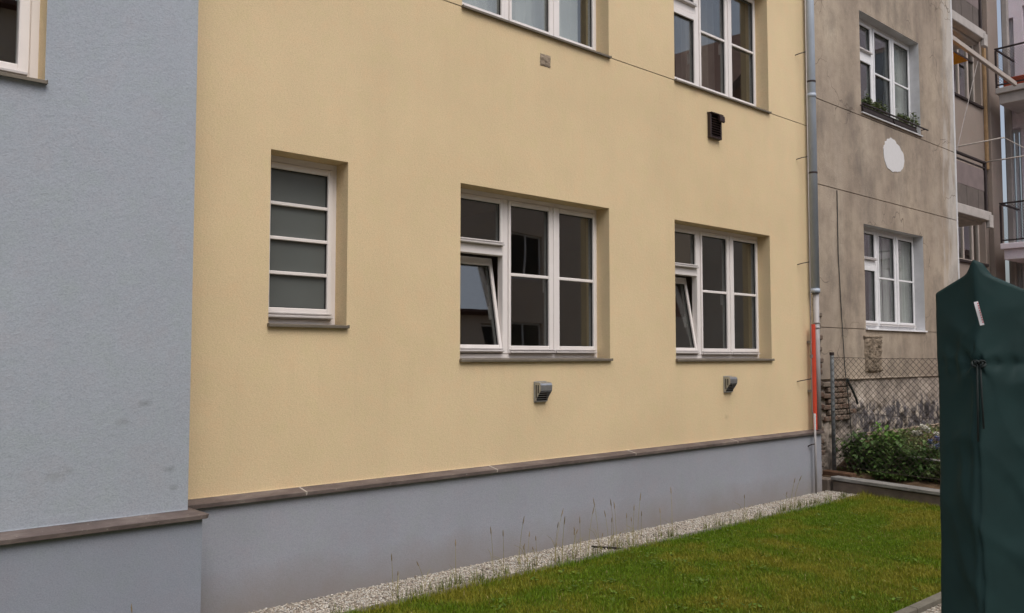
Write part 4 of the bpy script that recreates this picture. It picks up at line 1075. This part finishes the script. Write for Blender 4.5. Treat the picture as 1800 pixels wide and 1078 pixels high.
# ------------------------------------------------------------------ pebbles
def pebbles(name, x0, x1, y0, y1, n, label, seed):
    g = np.random.default_rng(seed)
    ph = (1 + 5 ** .5) / 2
    iv = np.array([(-1, ph, 0), (1, ph, 0), (-1, -ph, 0), (1, -ph, 0), (0, -1, ph), (0, 1, ph), (0, -1, -ph), (0, 1, -ph), (ph, 0, -1), (ph, 0, 1), (-ph, 0, -1), (-ph, 0, 1)]) / math.hypot(1, ph)
    it = np.array([(0, 11, 5), (0, 5, 1), (0, 1, 7), (0, 7, 10), (0, 10, 11), (1, 5, 9), (5, 11, 4), (11, 10, 2), (10, 7, 6), (7, 1, 8), (3, 9, 4), (3, 4, 2), (3, 2, 6), (3, 6, 8), (3, 8, 9), (4, 9, 5), (2, 4, 11), (6, 2, 10), (8, 6, 7), (9, 8, 1)])
    c = np.stack([g.uniform(x0, x1, n), g.uniform(y0, y1, n), -.012 + np.abs(g.normal(.002, .004, n))], 1)
    r = g.uniform(.0042, .0095, (n, 1)) ; sc = np.stack([g.uniform(.8, 1.4, n), g.uniform(.8, 1.2, n), g.uniform(.5, .8, n)], 1) * r
    az = g.uniform(0, 6.28, n); ca, sa = np.cos(az)[:, None], np.sin(az)[:, None]
    V = iv[None] * sc[:, None, :] * g.uniform(.85, 1.15, (n, 12, 1))
    Vx = V[:, :, 0] * ca - V[:, :, 1] * sa; Vy = V[:, :, 0] * sa + V[:, :, 1] * ca
    V = np.stack([Vx, Vy, V[:, :, 2]], 2) + c[:, None, :]
    F = (np.arange(n) * 12)[:, None, None] + it[None]
    pal = np.array([lin(q) for q in ((232, 224, 210), (216, 204, 188), (196, 184, 168), (240, 236, 228), (176, 160, 146), (150, 140, 132))])
    col = pal[g.choice(6, n, p=[.3, .25, .17, .14, .09, .05])] * g.uniform(.48, .72, (n, 1))
    tag(link(name, npmesh(name, V.reshape(-1, 3), F.reshape(-1, 3), 'pebblecol', np.repeat(np.clip(col, 0, .9), 12, 0), True)), label, 'gravel', None, 'stuff')
pebbles('gravel', 1.2, 10.0, -.53, -.085, 32000, 'pale pebbles in the strip along the plinth', 21)
pebbles('path_gravel', 4.6, 8.2, -4.2, -3.0, 20000, 'pale pebbles of the path at the front right', 22)

# ------------------------------------------------------------------ lawn blades
def grass():
    g = np.random.default_rng(31); n = 270000
    # denser nearer the camera
    x = 1.0 + (9.05) * g.uniform(0, 1, n); y = -2.92 + 2.34 * g.uniform(0, 1, n)
    keep = x < (10.06 + .185 * y); x, y = x[keep], y[keep]; n = len(x)
    def fn(s, o): return np.array([mnoise.noise(Vector((a * s, b * s, o))) for a, b in zip(x, y)])
    p1 = fn(.9, 0); p2 = fn(3.3, 4); p3 = fn(8, 9)
    edge = np.exp(-(y + .60) ** 2 / .006) + np.exp(-(x - (10.06 + .185 * y)) ** 2 / .02)
    h = (.019 + .008 * p1 + .010 * p3) * g.uniform(.5, 1.5, n) + .035 * edge * g.uniform(0, 1, n) ** 2
    h = np.clip(h, .008, .11)
    az = g.uniform(0, 6.28, n); ln = g.normal(0, .45, n)
    wd = g.uniform(.0013, .0027, n)
    dx, dy = np.cos(az), np.sin(az); sx, sy = -dy, dx
    b = np.stack([x, y, np.zeros(n)], 1); sd_ = np.stack([sx, sy, 0 * sx], 1) * wd[:, None]
    lean = np.stack([dx, dy, 0 * dx], 1) * (h * np.abs(ln))[:, None]; up = np.stack([0 * h, 0 * h, h], 1)
    V = np.stack([b - sd_, b + sd_, b + lean * .45 + up * .6 + sd_ * .7, b + lean * .45 + up * .6 - sd_ * .7, b + lean * 1.3 + up], 1)
    F = (np.arange(n) * 5)[:, None, None] + np.array([(0, 1, 2), (0, 2, 3), (3, 2, 4)])[None]
    dry = 1 / (1 + np.exp(-(p2 * 3.2 + p1 * 3.0 - .35 - .25 * (y + 1.6) * 2.0 + g.normal(0, .8, n)) * 2.0))
    A = np.array(lin((108, 134, 16))); B = np.array(lin((156, 138, 50))); Dk = np.array(lin((80, 112, 14)))
    mixk = g.uniform(0, 1, (n, 1)); c = A * mixk + Dk * (1 - mixk); c = c * (1 - .62 * dry[:, None]) + B * .62 * dry[:, None]
    c *= g.uniform(.84, 1.16, (n, 1)); straw = g.uniform(0, 1, n) < .008; c[straw] = np.array(lin((172, 156, 104)))
    tag(link('grass', npmesh('grass', V.reshape(-1, 3), F.reshape(-1, 3), 'leafcol', np.repeat(np.clip(c, 0, .7), 5, 0))), 'short mown grass of the courtyard lawn', 'grass', None, 'stuff')
grass()
def lawn_weeds():
    g = np.random.default_rng(91); P = []
    for _ in range(70):
        cx_, cy_ = g.uniform(3.6, 9.6), g.uniform(-2.85, -.65); r_ = g.uniform(.02, .055)
        for _ in range(g.integers(6, 16)): P.append((cx_ + g.normal(0, r_), cy_ + g.normal(0, r_), g.uniform(.012, .030)))
    V, F, C = leaves(np.array(P), .0, .026, greens(len(P), (78, 104, 34), g, .22), .15, .8, 12)
    tag(link('lawn_weeds', npmesh('lawn_weeds', V, F, 'leafcol', C)), 'broad-leaved weeds and clover scattered through the lawn', 'weeds', None, 'stuff')
lawn_weeds()
# low weeds along the kerb in the gravel (uncountable)
def kerb_weeds():
    g = np.random.default_rng(77); V = []; F = []; C = []
    spots = [(g.uniform(3.4, 9.8), -.535 + abs(g.normal(0, .05)), g.uniform(.02, .06), g.integers(5, 14)) for _ in range(120)] + [(1.62, -.5, .12, 6), (1.75, -.49, .10, 5), (2.9, -.5, .05, 8)]
    for (cx_, cy_, r_, k) in spots:
        for _ in range(k):
            b = np.array([cx_ + g.normal(0, r_ * .5), min(-.1, cy_ + g.normal(0, r_ * .25)), -.01]); h = g.uniform(.03, .11); a = g.uniform(0, 6.28); l = h * abs(g.normal(0, .5))
            s = np.array([-math.sin(a), math.cos(a), 0]) * .0022; d = np.array([math.cos(a), math.sin(a), 0]) * l; up = np.array([0, 0, h]); i = len(V)
            V += [b - s, b + s, b + d * .4 + up * .6 + s * .7, b + d * .4 + up * .6 - s * .7, b + d + up]; F += [(i, i + 1, i + 2), (i, i + 2, i + 3), (i + 3, i + 2, i + 4)]
            c = np.array(lin((108, 116, 52))) * g.uniform(.6, 1.2); C += [c] * 5
    tag(link('kerb_weeds', npmesh('kerb_weeds', V, F, 'leafcol', np.array(C))), 'low weeds sprouting along the gravel edge', 'weeds', None, 'stuff')
kerb_weeds()
# tall seeding stalks
M['stalk'] = plain('dry_stalk', lin((146, 138, 88)), .8, 0, .2, .25, 40); M['seedhead'] = plain('seed_head', lin((134, 118, 90)), .9, 0, .2, .25, 60)
STALKS = []
def stalk(x, y, h, lean, az, seed):
    g = random.Random(seed); d = Vector((math.cos(az), math.sin(az), 0)) * lean * h
    P = [Vector((x, y, -.01)) + d * (u ** 2) + Vector((0, 0, h * u)) for u in (0, .25, .5, .75, 1)]
    t = thing('grass_stalk', 'thin seeding grass stalk growing from the edge of the gravel strip', 'grass stalk', (x, y, -.01), 'grass stalks along the gravel strip'); STALKS.append((x + .55 * y, t))
    MB().tube(P, [.0022, .0020, .0017, .0014, .001], 4).build('stem', 'stalk', t)
    hd = P[-1] - (P[-1] - P[-2]).normalized() * h * .16
    MB().tube([hd, hd.lerp(P[-1], .3), hd.lerp(P[-1], .7), P[-1] + (P[-1] - hd) * .1], [.0015, .0042, .0036, .001], 5).build('seed_head', 'seedhead', t)
    for k in range(2):
        a = g.uniform(0, 6.28); l = g.uniform(.08, .16); b = P[0].lerp(P[1], g.random()); e = Vector((math.cos(a), math.sin(a), 0))
        MB().tube([b, b + e * l * .35 + Vector((0, 0, l * .6)), b + e * l * .7 + Vector((0, 0, l * .75))], [.0018, .0014, .0006], 3).build('blade', 'stalk', t)
g = random.Random(3)
for i in range(40):
    x = g.choice([g.uniform(3.6, 9.2), g.gauss(4.9, .35), g.gauss(5.5, .5)]) if i > 6 else [3.35, 3.42, 3.62, 3.95, 4.55, 4.62, 4.70][i]
    stalk(x, g.uniform(-.53, -.40), g.uniform(.16, .46), g.uniform(.02, .28), g.uniform(0, 6.28), i)
for (x, y, h) in ((1.66, -.50, .30), (1.70, -.49, .22), (1.04, -.50, .24)): stalk(x, y, h, .08, 2.0, int(x * 100))

for i, (_, o) in enumerate(sorted(STALKS, key=lambda q: q[0])):
    n = i + 1; suf = 'th' if 10 < n % 100 < 14 else {1: 'st', 2: 'nd', 3: 'rd'}.get(n % 10, 'th')
    o['label'] = ('leftmost' if n == 1 else 'rightmost' if n == len(STALKS) else f'{n}{suf} from the left') + ' of the thin seeding grass stalks along the gravel strip'
